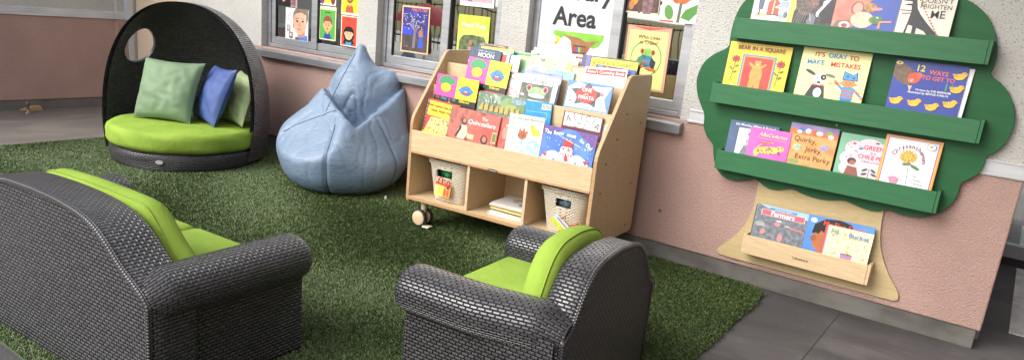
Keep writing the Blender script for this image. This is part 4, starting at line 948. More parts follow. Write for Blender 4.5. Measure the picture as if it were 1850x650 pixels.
tb('blue book with a large pink pig face and green duck on the top ledge', -.981, z, .305, .318, .010, '3d55a6', [P([(0, 0), (0, 1), (.50, 1), (.54, .7), (.42, .5), (.44, .2), (.3, 0)], ('b9685a', 'd08d7b', 12, 'c47a69')), E(.36, .52, .10, .17, '9c4a42', -.2), E(.365, .52, .075, .14, 'd39a88', -.2), E(.50, .80, .09, .09, 'c07468'), E(.48, .80, .018, .025, '6a2f2c'), E(.53, .80, .018, .025, '6a2f2c'), E(.56, .55, .10, .12, ('b98a4a', '8a6a3c', 60)), E(.66, .53, .09, .035, 'd68a86', .05), E(.47, .24, .18, .20, ('d9b097', 'e6c6b0', 20)), P([(.02, .0), (.08, .18), (.28, .22), (.3, .0)], '7d665a'), E(.21, .08, .09, .09, 'e3d3cf'), E(.21, .07, .05, .05, 'a9363c'), E(.68, .26, .11, .10, ('3f6a3c', '5f8a45', 50)), E(.70, .32, .014, .018, Wt), P([(.74, .24), (.92, .27), (.92, .22), (.76, .20), (.77, .06), (.72, .06)], 'd98a72'), T('Pigs', .86, .90, .2, Wt, 0, .02)], spine='8f4a44')
tb('cream book with a black toothy beast and hand lettered capitals on the top ledge', -.669, z, .305, .256, .009, 'dad2c3', [P([(.06, .86), (.14, .92), (.26, .98), (.30, .8), (.34, .62), (.42, .48), (.56, .30), (.70, .14), (.84, 0), (.62, 0), (.54, .10), (.40, .16), (.40, 0), (.33, 0), (.32, .2), (.24, .22), (.22, 0), (.18, 0), (.22, .3), (.24, .55), (.22, .68), (.08, .68), (.18, .74), (.20, .78), (.06, .79)], '242428'), P([(.10, .72), (.22, .73), (.22, .77), (.10, .77)], Wt), S([(.04, .56), (.24, .56)], .02, '242428'), S([(.08, .48), (.24, .50)], .02, '242428')]+[P([(.33+.036*k, .84-.065*k), (.38+.036*k, .82-.065*k), (.35+.036*k, .79-.065*k)], 'a5523c') for k in range(13)]+[T('LIFE', .62, .95, .12, K, 0, -.004), T("DOESN'T", .66, .82, .125, K, .02, -.002), T('FRIGHTEN', .66, .68, .11, K, 0, -.002), T('ME', .72, .50, .19, K, .04, .004)])
z = 1.098
flower = lambda x, y: [E(x+.042*cos(k*pi/4), y+.046*sin(k*pi/4), .030, .022, 'a92f3a', k*pi/4) for k in range(8)]+[E(x, y, .026, .026, '7a2330'), S([(x, y-.05), (x-.03, .1)], .010, '3f6a2f'), E(x+.035, y-.16, .035, .018, '4c7a35', .5), E(x-.055, y-.22, .035, .018, '4c7a35', 2.4), E(x+.02, y-.30, .035, .018, '4c7a35', .5)]
tb('yellow book with a tan bear in a blue framed red square, second ledge', -1.522, z, .348, .360, .010, ('e8bd22', 'f0cf3d', 10), [R(.24, .02, .79, .74, '4d86b4'), R(.265, .0, .765, .71, 'b9a23c'), R(.285, .0, .745, .69, ('b8302a', 'c94437', 20)), E(.51, .30, .10, .22, ('d09a48', 'c08a3a', 40)), E(.51, .55, .05, .065, 'd09a48'), E(.475, .605, .018, .022, 'd09a48'), E(.545, .605, .018, .022, 'd09a48'), E(.43, .50, .075, .03, 'd09a48', -.6), E(.59, .50, .075, .03, 'd09a48', .6), E(.46, .08, .045, .15, 'c9913f'), E(.56, .08, .045, .15, 'c9913f'), E(.51, .53, .022, .02, 'e3bb74')]+flower(.14, .62)+flower(.87, .60)+[T('BEAR IN A SQUARE', .52, .885, .098, '7a2a1f', .0, .012)], spine='c89a1e')
tb('pale yellow book with black and white dog and striped child on the second ledge', -1.103, z, .362, .358, .011, 'efe79a', [R(.02, 0, .98, .97, 'f2ec9f'), P([(.16, .0), (.24, .26), (.42, .26), (.46, 0)], '26262a'), E(.34, .10, .06, .10, Wt), R(.25, .24, .41, .275, 'c94a4a'), E(.33, .38, .085, .12, Wt), E(.385, .42, .045, .06, '26262a'), E(.30, .41, .012, .014, K), E(.39, .42, .010, .012, Wt), E(.33, .31, .03, .022, K), E(.18, .50, .09, .035, '33333a', -.4), E(.48, .47, .08, .032, '6a6a70', -.2), E(.76, .36, .095, .085, K), E(.76, .36, .088, .078, 'e28a52'), E(.66, .35, .02, .03, 'e28a52'), E(.86, .35, .02, .03, 'e28a52'), E(.73, .375, .009, .011, K), E(.79, .375, .009, .011, K), S([(.73, .335), (.76, .32), (.79, .335)], .012, '8a2a22'), P([(.66, .42), (.67, .60), (.80, .54), (.86, .61), (.88, .42)], K), P([(.67, .43), (.68, .59), (.80, .53), (.85, .60), (.87, .43)], '3f8fd0'), E(.73, .50, .02, .03, '2c5f94'), E(.82, .48, .02, .03, '2c5f94'), R(.68, .04, .86, .28, '3f8fd0'), R(.68, .09, .86, .13, 'd8604a'), R(.68, .18, .86, .22, 'd8604a'), S([(.68, .24), (.58, .36)], .05, '3f8fd0'), S([(.62, .31), (.58, .36)], .05, 'd8604a'), S([(.86, .24), (.97, .12)], .05, '3f8fd0'), S([(.90, .20), (.93, .17)], .05, 'd8604a'), E(.565, .38, .022, .024, 'e28a52'), E(.98, .10, .022, .024, 'e28a52'), R(.69, .0, .85, .05, '2f74b0'), T("IT'S", .26, .87, .104, 'c2303a', .02, .014), T('OKAY', .52, .87, .104, '2f7fc4', 0, .014), T('TO', .76, .86, .104, 'c2303a', -.02, .014), T('MAKE', .22, .71, .104, '2f7fc4', .02, .014), T('MISTAKES', .66, .70, .104, 'c2303a', 0, .014), T('UH-OH', .535, .32, .045, '4a4a4a', .08, .004)], spine='cfc777')
chick = lambda x, y: [E(x, y, .075, .062, 'eeb52b', .1), E(x+.055, y+.055, .042, .045, 'eeb52b'), E(x-.06, y+.02, .04, .025, 'd99a1e', -.5), P([(x+.09, y+.07), (x+.125, y+.055), (x+.09, y+.045)], 'd96a2a'), E(x+.065, y+.065, .007, .009, K)]
tb('blank white book back standing behind the blue hen and chicks book', -.555, z, .345, .29, .006, 'e9e9ec', [], dy=-.014, roll=-1)
tb('deep blue book with a hen and a row of yellow chicks, second ledge', -.625, z, .350, .336, .010, ('1f3590', '27409f', 6), [P([(0, .9), (.14, .92), (.28, .80), (.32, .62), (.24, .50), (.12, .54), (0, .66)], ('5a4436', '7d5f48', 40)), E(.30, .66, .09, .11, 'c9452e'), E(.36, .72, .05, .06, 'd45a3a'), E(.27, .60, .05, .045, 'c9703a'), P([(.24, .50), (.28, .38), (.30, .50)], 'e0b46a'), E(.275, .61, .016, .02, Wt), E(.276, .61, .009, .012, K), E(.055, .93, .05, .035, 'eedc4a'), E(.055, .93, .015, .012, K), T('12', .36, .86, .135, 'f3e02e', 0, .02), T('WAYS', .62, .80, .096, 'e8604a', -.03, .02), T('TO GET TO', .63, .685, .088, 'e8604a', -.02, .018), T('11', .80, .54, .155, '3f9a58', 0, .02), T('Written by EVE MERRIAM', .60, .435, .046, Wt, 0, .006), T('Illustrated by BERNIE KARLIN', .54, .375, .046, Wt, 0, .006)]+chick(.12, .16)+chick(.38, .16)+chick(.63, .12)+chick(.86, .22)+chick(.90, .78)+chick(.90, .52), spine='16246a')
z = .712
tb('slate blue book with a portrait of a grey figure, left of the third ledge', -1.436, z, .284, .288, .009, ('3f5577', '4c648a', 8), [R(.20, 0, .80, .80, 'e6e6e8'), E(.52, .34, .14, .20, ('7a7d86', 'b4b6ba', 60)), E(.50, .55, .085, .13, 'c9b5a8'), E(.50, .64, .10, .08, '6f7076'), P([(.3, 0), (.36, .28), (.68, .28), (.76, 0)], ('5c5f68', '8f929a', 80)), T('On Monday When It Rained', .52, .90, .078, Wt, 0, .004)])
tb('hot pink picture book with a spotted leopard on the third ledge', -1.309, z, .262, .236, .008, ('d154a8', 'dd66b6', 8), [E(.52, .28, .30, .13, 'd9bd62', .1), E(.80, .38, .10, .09, 'd9bd62'), E(.24, .16, .07, .14, 'd9bd62'), S([(.24, .32), (.36, .52), (.62, .56)], .035, 'd9bd62'), E(.84, .43, .02, .03, 'b99a44'), E(.84, .39, .01, .012, K)]+dots(34, .26, .16, .82, .40, .015, ['5a431f', '3f2f18'], 1, 11)+[S([(.28+.04*k, .46+.012*k), (.29+.04*k, .51+.012*k)], .014, '3f2f18') for k in range(8)]+[T('ABeCedarios', .58, .78, .125, 'f2e6b0', -.03, .004, .25), S([(.2, .68), (.9, .64)], .008, 'e9d79a')], dy=.010, roll=1.2)
tb('orange and violet picture book with curly dark lettering on the third ledge', -1.087, z, .327, .262, .011, ('d98e48', 'cf7f3a', 8, 'e0a060'), [R(0, .80, 1, 1, ('7d6a9c', '9684b4', 10)), R(0, .74, 1, .86, ('cf5a34', 'd87a44', 30)), E(.25, .86, .08, .05, '4f6fae'), E(.38, .84, .06, .06, 'ebe6dd'), E(.20, .80, .05, .04, 'ebe6dd'), E(.62, .82, .07, .05, 'ebe6dd'), E(.82, .86, .07, .05, '8aa03c'), E(.86, .78, .06, .05, 'ebe6dd'), E(.50, .86, .05, .04, 'cf5a34'), E(.22, .42, .10, .08, ('8aa58f', 'b9c4a0', 60)), E(.78, .50, .10, .08, ('8a86a8', 'b5a7b4', 60)), E(.2, .08, .12, .05, '7f9a55'), T('Quirky,', .36, .62, .135, '463024', -.05, .0), T('Jerky,', .58, .40, .135, '463024', -.05, 0), T('Extra Perky', .58, .20, .135, '463024', -.02, 0)], spine='5f4f7a')
tb('mint green book with a pink cloud shaped panel and red title on the third ledge', -.81, z, .317, .27, .009, ('6fa586', '7bb093', 8), [E(.30, .66, .18, .18, 'e8c3cd'), E(.58, .78, .22, .16, 'e8c3cd'), E(.84, .68, .18, .18, 'e8c3cd'), E(.22, .40, .16, .18, 'e8c3cd'), E(.28, .16, .2, .18, 'e8c3cd'), E(.6, .40, .42, .34, 'e8c3cd'), E(.62, .1, .36, .22, 'e8c3cd'), E(.30, .34, .085, .085, '3a2a26'), E(.32, .31, .06, .06, '9a6248'), P([(.2, .0), (.24, .22), (.42, .2), (.48, 0)], '8d5040'), S([(.66, 0), (.66, .22)], .015, '3f4a46'), E(.58, .18, .06, .03, '3f5a50', .5), E(.74, .18, .06, .03, '3f5a50', -.5), E(.58, .08, .06, .03, '3f5a50', .3), E(.76, .09, .06, .03, '3f5a50', -.3), E(.98, .3, .08, .14, '5a4a52'), T('GREEN', .66, .72, .115, 'b23446', 0, .012), T('Is a', .66, .60, .07, 'b23446', 0, .010), T('CHILE PEPPER', .74, .49, .105, 'b23446', -.01, .012), T('A Book of Colors', .66, .385, .048, '7a4a56', 0, .002), E(.42, .68, .05, .035, '5f8aa8', .4), E(.28, .78, .035, .03, 'c9565f'), E(.70, .86, .04, .02, '5a4a52')]+dots(10, .15, .4, .4, .8, .012, ['c9565f'], 1, 8))
petals = [E(.47+.125*(1-.22*q)*cos(k*2*pi/(16-3*q)+q*.3), .60+.105*(1-.22*q)*sin(k*2*pi/(16-3*q)+q*.3), .042, .020, ['c29a34', 'd8b54a', 'b48a2c', 'dcc05f'][q], k*2*pi/(16-3*q)+q*.3) for q in range(4) for k in range(16-3*q)]
tb('white book with a rainbow border and big yellow chrysanthemum on the third ledge', -.587, z, .347, .270, .011, 'e59a3c', [R(.02, .0, .98, .98, 'dfae56'), R(.045, 0, .955, .965, 'b5568a'), R(.065, 0, .935, .95, 'e9e6ea'), R(.09, 0, .91, .925, '9aa8c0'), R(.097, 0, .903, .92, 'f0f0f2'), S([(.50, .48), (.54, .02)], .014, '4f6f3f'), E(.62, .40, .10, .035, '54743f', -.4), E(.46, .44, .08, .03, '54743f', .2)]+petals+[E(.47, .60, .05, .045, 'c9a540'), E(.82, .865, .085, .075, '8f9098'), E(.82, .865, .075, .066, 'f0f0f0'), E(.82, .87, .04, .02, 'b0a04a', .4), P([(.24, .02), (.20, .13), (.30, .16), (.40, .13), (.36, .02)], 'd986a0'), A('Chrysanthemum', .47, .52, .30, 2.75, .05, .105, '8a3a52'), T('by', .66, .22, .05, '4a4a55', 0, 0), T('Kevin', .72, .145, .055, '4a4a55', -.06, 0), T('Henkes', .74, .07, .055, '4a4a55', -.06, 0)], dy=.010, spine='c98a3a')
z = .243
tb('grey photographic book with a pink title bar in the trunk ledge', -1.185, z, .293, .296, .009, ('5f656d', '878d94', 45, '72777e'), [P([(.04, 1), (.2, .92), (.5, .95), (1, .80), (1, 1)], '9dc0d8'), R(.26, .885, .78, .955, '4f8fc0'), R(.10, .70, .95, .875, Wt), R(.108, .707, .942, .868, 'd45f6c'), E(.45, .50, .06, .06, 'c9898a'), R(.42, .58, .52, .62, 'd8d8d6'), E(.55, .12, .05, .12, 'd08a86'), E(.2, .2, .05, .09, 'c98a86', -.6), S([(.68, .48), (.97, .44)], .035, 'd0767c'), S([(.6, .5), (.68, .5)], .02, 'e6e6e6'), E(.12, .42, .1, .06, 'a4a49c'), S([(.05, .35), (.25, .38)], .012, 'cfd0cc'), T('Farmers', .52, .785, .155, Wt, 0, .022), T('Community Helpers', .52, .92, .045, Wt, 0, .004)], spine='9fb6c4')
tb('grey book behind the pink titled one in the trunk ledge', -1.195, z, .285, .29, .008, '565c63', [], dy=-.012)
tb('blue picture book with a dark haired child and red title in the trunk ledge', -.890, z, .296, .355, .012, ('4a7ec0', '5a8ed0', 6), [P([(.10, .50), (.12, .76), (.26, .95), (.48, 1), (.66, .94), (.72, .75), (.66, .55), (.30, .55), (.26, .70), (.22, .5)], '1c1614'), E(.32, .34, .20, .36, ('a9643c', 'b9744a', 10)), E(.14, .36, .05, .09, '9a5834'), P([(.14, .55), (.2, .74), (.5, .72), (.5, .6), (.36, .64), (.28, .56), (.24, .62), (.2, .5)], '1c1614'), E(.36, .42, .05, .028, Wt), E(.37, .42, .022, .026, K), S([(.30, .50), (.42, .52)], .02, '1c1614'), E(.095, .87, .05, .065, Wt), T('1', .095, .87, .09, 'b8342c', 0, .02), T('My Five Senses', .58, .83, .145, 'd8452c', -.02, .012)], spine='2b3a86', roll=.8)
tb('thin red edged book behind the pale yellow confetti book', -.785, z, .262, .10, .004, 'c9535a', [], dy=.008)
tb('pale yellow picture book with a bucket spraying confetti at the right of the trunk ledge', -.772, z, .264, .240, .008, 'efecb8', [R(0, .0, .03, 1, '8fc4b8'), P([(.40, 0), (.38, .14), (.66, .14), (.64, 0)], ('c9768a', '7a8ec0', 60)), E(.52, .15, .14, .03, '8a6a9c')]+[S([(.52, .16), (.52+.3*cos(a), .2+.36*sin(a))], .008, c) for a, c in ((.5, 'b8a04a'), (.9, 'd08a5a'), (1.3, '8aa0c4'), (1.8, 'd0909a'), (2.3, 'b8a04a'))]+dots(40, .12, .12, .92, .62, .012, ['c96a7a', '6a8ac0', '8a6aa0', 'd0a040', '6a6a72'], 1, 2)+[E(.2, .16, .08, .07, 'bfb89a'), E(.2, .16, .065, .055, 'efecb8'), E(.84, .16, .07, .07, 'bfb89a'), E(.84, .16, .055, .055, 'efecb8'), E(.15, .70, .03, .03, 'b4848c'), E(.52, .2, .03, .05, 'd8b84a'), T('Fill', .17, .82, .16, '6f9a8c', 0, .016), T('a', .40, .82, .13, 'c9a94a', 0, .016), T('Bucket', .70, .80, .16, '6a7fb4', -.02, .016), T('A Guide to Daily Happiness', .5, .69, .04, '7a6a5a', -.01, .002)], dy=.012, spine='c96a7a')

# ------------------------------------------------------------------ posters on the windows
GPW = 'posters taped to the windows'
def poster(label, x0, x1, z0, z1, y, col, art, roll=0, name='poster', group=GPW, tape=True):
    w, h = x1-x0, z1-z0
    M = frame((x0, y, z0), (1, 0, 0), (0, 0, 1), (0, -1, 0)) @ Matrix.Rotation(rad(roll), 4, 'Z')
    th = thing(name, label, 'poster' if name == 'poster' else name, M, group=group)
    b = MB(); nx, ny = 10, 10
    G = lambda dz: [[(w*i/nx, h*j/ny, dz+.0009*sin(i*1.3+j*.7)*0) for j in range(ny+1)] for i in range(nx+1)]
    b.box(0, w, 0, h, -.0012, 0); b.build('paper', ink(col), th)
    artwork(art, w, h, th, pic='poster_picture', tit='lettering')
    return th
YG, YS = WY+.086, WY+.063
def head(cx, cy, rx, ry, skin, hair, brows, mouth, top=.5, long=False):
    a = []
    if long: a += [E(cx, cy-.02, rx*1.45, ry*1.32, hair)]
    else: a += [E(cx, cy+ry*.45, rx*1.12, ry*.95, hair)]
    a += [E(cx-rx*1.0, cy-ry*.05, rx*.2, ry*.2, skin), E(cx+rx*1.0, cy-ry*.05, rx*.2, ry*.2, skin), E(cx, cy-ry*.08, rx, ry*.95, skin)]
    if long: a += [P([(cx-rx*1.05, cy+ry*.25), (cx-rx*.9, cy+ry*1.0), (cx, cy+ry*1.25), (cx+rx*.9, cy+ry*1.0), (cx+rx*1.05, cy+ry*.25), (cx+rx*.3, cy+ry*.35), (cx-rx*.3, cy+ry*.35)], hair)]
    else: a += [P([(cx-rx*.98, cy+ry*.2), (cx-rx*.9, cy+ry*.9), (cx+rx*.9, cy+ry*.9), (cx+rx*.98, cy+ry*.2), (cx+rx*.7, cy+ry*.55), (cx-rx*.7, cy+ry*.55)], hair)]
    a += [E(cx-rx*.38, cy, rx*.11, ry*.13, K), E(cx+rx*.38, cy, rx*.11, ry*.13, K), S([(cx-rx*.6, cy+ry*(.25+brows)), (cx-rx*.2, cy+ry*(.25-brows))], .012, K), S([(cx+rx*.2, cy+ry*(.25-brows)), (cx+rx*.6, cy+ry*(.25+brows))], .012, K), E(cx, cy-ry*.2, rx*.08, ry*.06, 'b5794f')]
    if mouth == 'smile': a += [P([(cx-rx*.45, cy-ry*.42), (cx+rx*.45, cy-ry*.42), (cx+rx*.22, cy-ry*.68), (cx-rx*.22, cy-ry*.68)], Wt)]
    elif mouth == 'o': a += [E(cx, cy-ry*.56, rx*.2, ry*.11, '7a2a26')]
    else: a += [S([(cx-rx*.25, cy-ry*.58), (cx, cy-ry*.50), (cx+rx*.25, cy-ry*.58)], .012, K)]
    return a
poster('photo poster of a person in a black shirt, high in the first window', -5.915, -5.59, 1.314, 1.70, YG, 'd9d2cc', [R(.01, .02, .99, 1, ('8f8a84', 'c9a9a0', 10)), P([(.03, 0), (.08, .3), (.3, .42), (.55, .40), (.72, .25), (.74, 0)], K), E(.42, .30, .13, .20, 'c9906f'), E(.86, .12, .11, .14, ('b5868a', '3a3035', 50)), E(.42, .62, .18, .28, 'c9906f')])
poster('white poster with large photograph of a boy in blue shirt and two small portraits', -5.745, -5.430, 1.018, 1.306, YG-.001, 'e3e6ee', [P([(.40, 0), (.45, .12), (.62, .16), (.95, .22), (.99, .0)], ('3f66b4', '5a83cc', 20)), P([(.40, 0), (.46, .13), (.60, .10), (.62, 0)], '4f5a45'), P([(.55, .3), (.54, .12), (.85, .16), (.88, .4)], 'b98a72'), E(.63, .58, .30, .37, ('c99a80', 'dcb49a', 8)), P([(.33, .62), (.34, .88), (.45, 1), (.98, 1), (.99, .70), (.93, .55), (.90, .82), (.7, .90), (.5, .86), (.40, .80)], ('6a594c', '8f7d6b', 40)), E(.36, .46, .035, .08, 'c08a70'), E(.52, .62, .055, .03, '4a3a34'), E(.76, .63, .055, .03, '4a3a34'), S([(.45, .69), (.58, .71)], .02, '6a5244'), S([(.70, .72), (.82, .70)], .02, '6a5244'), P([(.62, .62), (.58, .48), (.68, .46)], 'b5836a'), E(.62, .38, .075, .028, 'a85a56'), R(.60, .375, .66, .39, 'e6ded8'), R(.06, .28, .22, .48, '8d8d92'), E(.14, .39, .05, .07, 'c4b4a8'), R(.18, .07, .33, .27, '55504e'), E(.255, .18, .045, .065, 'd0bfb2'), T('A CHILD', .18, .83, .045, K), T('HAS AN', .17, .76, .045, K), T('ART', .13, .69, .045, K), T('TO SHARE', .18, .62, .045, K)])
poster('poster of a figure in yellow, cut off at the top of the first window', -5.297, -5.085, 1.367, 1.70, YG+.008, 'e9e6ea', [R(.05, .05, .95, 1, 'e6d8e0'), P([(.3, .05), (.36, .25), (.64, .25), (.70, .05)], 'f0c92f'), E(.18, .18, .14, .16, '7a3f2c'), E(.82, .18, .14, .16, '7a3f2c'), R(.03, .04, .2, .1, '6a4aa0'), E(.5, .45, .2, .2, 'a9664a')])
poster('green poster of a cartoon boy with brown hair and blue shirt, first window', -5.290, -5.076, 1.070, 1.357, YG+.008, 'e9dcb4', [R(.05, .035, .95, .90, '57a64c'), P([(.27, .04), (.32, .17), (.42, .22), (.58, .22), (.68, .17), (.73, .04)], '2a4a9c'), P([(.44, .26), (.44, .19), (.5, .17), (.56, .19), (.56, .26)], 'd99a6a')]+head(.5, .45, .235, .20, 'e0a878', '8a4a38', .0, 'o')+[T('SURPRISED', .5, .82, .05, K, 0, .006)])
poster('yellow poster with a smiling brown skinned child at the right of the first window', -4.98, -4.775, 1.309, 1.62, YS, 'efe6c4', [R(.03, .06, .97, 1, 'f0d62a'), P([(.25, .06), (.3, .22), (.4, .26), (.6, .26), (.7, .22), (.75, .06)], 'b5543c'), S([(.46, .26), (.5, .22), (.54, .26)], .02, 'e0c0a0')]+head(.5, .58, .26, .27, '8a5638', '2a1c18', .0, 'smile'))
poster('red poster of a cross cartoon girl with black hair and blue dress', -4.976, -4.776, 1.047, 1.301, YS-.001, 'f0e4c8', [R(.05, .03, .97, .97, 'd8452f'), P([(.14, .12), (.24, .22), (.76, .22), (.86, .12), (.70, .06), (.3, .06)], '241f22'), P([(.32, .03), (.34, .17), (.66, .17), (.68, .03)], '4f93cf')]+head(.5, .42, .24, .20, 'e6b48c', '1d1a1d', -.12, 'frown', long=True)+[T('ANGRY', .5, .87, .055, K, 0, .006)])
poster('dark blue poster with pale branching tree and child in blue, second window', -4.288, -3.990, 1.076, 1.440, YG, 'e8b892', [R(.04, .03, .96, .965, ('3c3f96', '4a4fb0', 10, '2f2c70')), R(.04, .03, .96, .38, ('3d3838', '57504a', 14)), R(.04, .38, .4, .55, '3a48c8'), P([(.42, .1), (.46, .45), (.34, .62), (.38, .64), (.5, .5), (.62, .62), (.66, .6), (.54, .44), (.52, .1)], '7a6f7c'), E(.72, .56, .07, .06, '5a3a2c'), P([(.64, .36), (.66, .5), (.78, .5), (.80, .36)], 'a9704a'), P([(.64, .12), (.66, .36), (.78, .36), (.82, .12)], '3f55d8'), S([(.46, .5), (.3, .62), (.18, .6)], .02, 'a9a5b8'), S([(.5, .52), (.56, .7), (.7, .66), (.82, .72)], .02, 'a9a5b8'), S([(.44, .55), (.4, .75), (.3, .85)], .016, 'a9a5b8')]+dots(60, .08, .50, .90, .85, .017, ['8e8ca8', 'b9b7c8', '6a6890', 'c9c6d0'], .7, 12)+[T("PABLO'S TREE", .66, .92, .075, 'e8763c', 0, .014), T('for Sarah', .22, .13, .03, 'd8a080', 0, .002)], roll=.3)
poster('pink and white sheet above the lime poster in the second window', -3.705, -3.380, 1.485, 1.72, YG+.008, 'e0d6d6', [R(.08, .14, .94, 1, ('d98aa0', 'e6a8b4', 20)), R(.24, .14, .36, 1, '7a6a90'), S([(.4, .4), (.8, .4)], .02, 'c9607a')])
poster('lime green poster with a child before a leafy tree, above the bookcase corner', -3.705, -3.403, 1.045, 1.420, YG+.008, 'b4cb3a', [R(.0, .0, 1, 1, ('b0c834', 'c2d850', 8)), E(.5, .60, .9, .14, 'c9dd62'), P([(.06, 0), (.08, .50), (.2, .60), (.5, .62), (.85, .60), (.93, .5), (.95, 0)], ('3f4f33', '6f7f55', 30, '546344')), P([(.78, 0), (.82, .5), (.95, .5), (.97, 0)], '8fb0d8'), E(.44, .46, .05, .055, 'a9705a'), P([(.34, .12), (.38, .38), (.52, .38), (.56, .12)], 'c97a98'), S([(.4, .3), (.30, .2)], .03, 'a9705a'), T('Peech Trees', .52, .80, .125, Wt, -.02, .014)])
sign = poster('large white sign reading Library Area with a cartoon tree full of books', -2.964, -2.374, 1.02, 1.86, YG-.010, 'd2d5e0', [], name='sign')
def zf(z_): return (z_-1.02)/.84
def xf(x_): return (x_+2.964)/.590
artwork([P([(xf(-2.825), zf(1.385)), (xf(-2.83), zf(1.36)), (xf(-2.80), zf(1.345)), (xf(-2.76), zf(1.335)), (xf(-2.74), zf(1.35)), (xf(-2.66), zf(1.335)), (xf(-2.60), zf(1.325)), (xf(-2.54), zf(1.30)), (xf(-2.50), zf(1.29)), (xf(-2.46), zf(1.305)), (xf(-2.43), zf(1.345)), (xf(-2.425), zf(1.385))], ('6fae35', '8cc544', 12)),
         P([(xf(-2.75), zf(1.365)), (xf(-2.68), zf(1.325)), (xf(-2.66), zf(1.25)), (xf(-2.70), zf(1.14)), (xf(-2.50), zf(1.14)), (xf(-2.545), zf(1.25)), (xf(-2.52), zf(1.30)), (xf(-2.46), zf(1.345)), (xf(-2.56), zf(1.33)), (xf(-2.62), zf(1.35))], ('8a5f42', 'a87a55', 14)),
         E(xf(-2.785), zf(1.325), .028, .028, 'e8c23a'), E(xf(-2.80), zf(1.30), .02, .012, 'd8a02a'), R(xf(-2.655), zf(1.165), xf(-2.555), zf(1.30), '5a3c2c')]+
        [R(xf(-2.65+.019*k), zf(1.255), xf(-2.65+.019*k+.016), zf(1.29), c) for k, c in enumerate(('c9453a', '3f6fb0', 'd8a04a', '4a8a5a', 'b5543c'))]+[R(xf(-2.65+.019*k), zf(1.21), xf(-2.65+.019*k+.016), zf(1.247), c) for k, c in enumerate(('4a5f9c', 'b04a3a', '5f8fc0', 'c98a3a', '8a3f4a'))]+[R(xf(-2.65+.019*k), zf(1.17), xf(-2.65+.019*k+.016), zf(1.203), c) for k, c in enumerate(('b5543c', 'd0a04a', '3f7a9c', 'a03f3a', '5a6fa8'))]+
        [E(xf(-2.49), zf(1.18), .07, .05, '5f9a35'), E(xf(-2.45), zf(1.165), .06, .035, '72ad3f'), E(xf(-2.72), zf(1.21), .05, .04, '5f9a35'), E(xf(-2.76), zf(1.19), .07, .03, '8a6a4a'),
         T('Library', .55, zf(1.652), .205, '242427', 0, .022), T('Area', .50, zf(1.478), .205, '242427', 0, .022)], .590, .84, sign, pic='sign_picture', tit='lettering')
poster('dark photographic poster cut by the top of the third window', -2.340, -2.066, 1.550, 1.80, YG+.008, 'cfc2ae', [R(.02, .04, .98, 1, ('3c3434', '6a5648', 22, '4a3a3c')), E(.35, .4, .10, .2, 'c98a3a'), E(.28, .2, .07, .12, 'b5743a'), E(.7, .3, .14, .4, ('6a4a5a', '8f6f6a', 40)), E(.5, .3, .06, .3, '5a4034')])
poster('clear plastic sheet with a printed red orange flower and green leaves over the window edge', -2.034, -1.792, 1.515, 1.78, YS-.004, 'd6d5d0', [S([(.5, .0), (.53, .55)], .07, '5a6a50'), E(.22, .22, .12, .17, '5a8f42', .3), P([(.56, .12), (.66, .30), (.98, .45), (.98, .25), (.8, .06)], '4f8a3c'), R(.0, .0, .38, .035, 'c94a3f')]+[E(.5+.25*cos(k*pi/5), .80+.22*sin(k*pi/5), .17, .15, ('cf4a26', 'e2743c', 30), k*pi/5) for k in range(10)]+[E(.5, .8, .16, .14, 'd8883a')]+dots(70, .02, .06, .98, .95, .006, ['8f8d88', 'a3a19b'], 1, 14))
poster('pale green salmon bordered poster with a red eyed tree frog in a ring', -2.262, -1.952, 1.068, 1.474, YG+.008, 'd09a84', [R(.06, .03, .94, .93, 'd9dd8a'), P([(.08, .99), (.5, .94), (.92, .99)], 'b5543f'), E(.50, .50, .36, .285, '5a9a52'), E(.50, .50, .335, .265, 'd9dd8a'), E(.52, .58, .15, .075, ('6fae4a', '88bf5f', 30)), E(.40, .61, .05, .042, 'c9673a'), E(.40, .61, .015, .036, K), E(.65, .60, .05, .042, 'c9673a'), E(.65, .60, .015, .036, K), P([(.30, .50), (.42, .55), (.62, .54), (.72, .46), (.68, .34), (.45, .36)], ('3a5a7a', '4f86a0', 30)), P([(.28, .46), (.40, .52), (.46, .38), (.34, .36)], '4a8a3c'), P([(.62, .52), (.74, .46), (.70, .32), (.60, .40)], '2f3a44'), E(.40, .36, .07, .03, 'd8702f', .3), E(.60, .34, .08, .03, 'd8702f', -.2), E(.72, .33, .05, .02, 'd8702f', -.4), S([(.36, .42), (.54, .44)], .02, 'c94a3a'), S([(.5, .34), (.76, .30)], .012, '6a5a3a'), T('Who Lives', .52, .83, .088, '8a2f33', 0, .014), T('in Trees?', .52, .745, .088, '8a2f33', 0, .014)], roll=.4)

# ------------------------------------------------------------------ small things by the left wall
ds = thing('door_stop', 'metal post door stop with a ball head on the concrete by the left wall', 'door stop', loc=(-8.19, 3.285, .006))
b = MB(); b.lathe([(.001, 0), (.040, 0), (.040, .006), (.030, .012), (.016, .018), (.012, .03), (.0115, .078), (.016, .082), (.001, .084)], (0, 0, 0), 20); b.build('post', plain('8f8a84', .35, .5, .9), ds, smooth=True)
b = MB(); b.lathe([(.001, .08)]+[(.022*sin(pi*k/10), .098-.022*cos(pi*k/10)) for k in range(1, 10)]+[(.001, .12)], (0, 0, 0), 20); b.build('bumper', plain('5f5a56', .5), ds, smooth=True)
b = MB(); b.prism([(0, 0), (.20, 0), (.20, .012), (.185, .050), (.135, .055), (.06, .035), (0, .012)], -.02, .02, 'x')
w_ = b.build('door_wedge', wood('wedge_wood', '9c7f58', 'b3966b', .6), bevel=.004); w_.location = (-8.335, 3.27, .006); w_.rotation_euler = (0, 0, rad(-6)); tag(w_, 'tan wooden wedge lying against the foot of the left wall', 'door wedge')

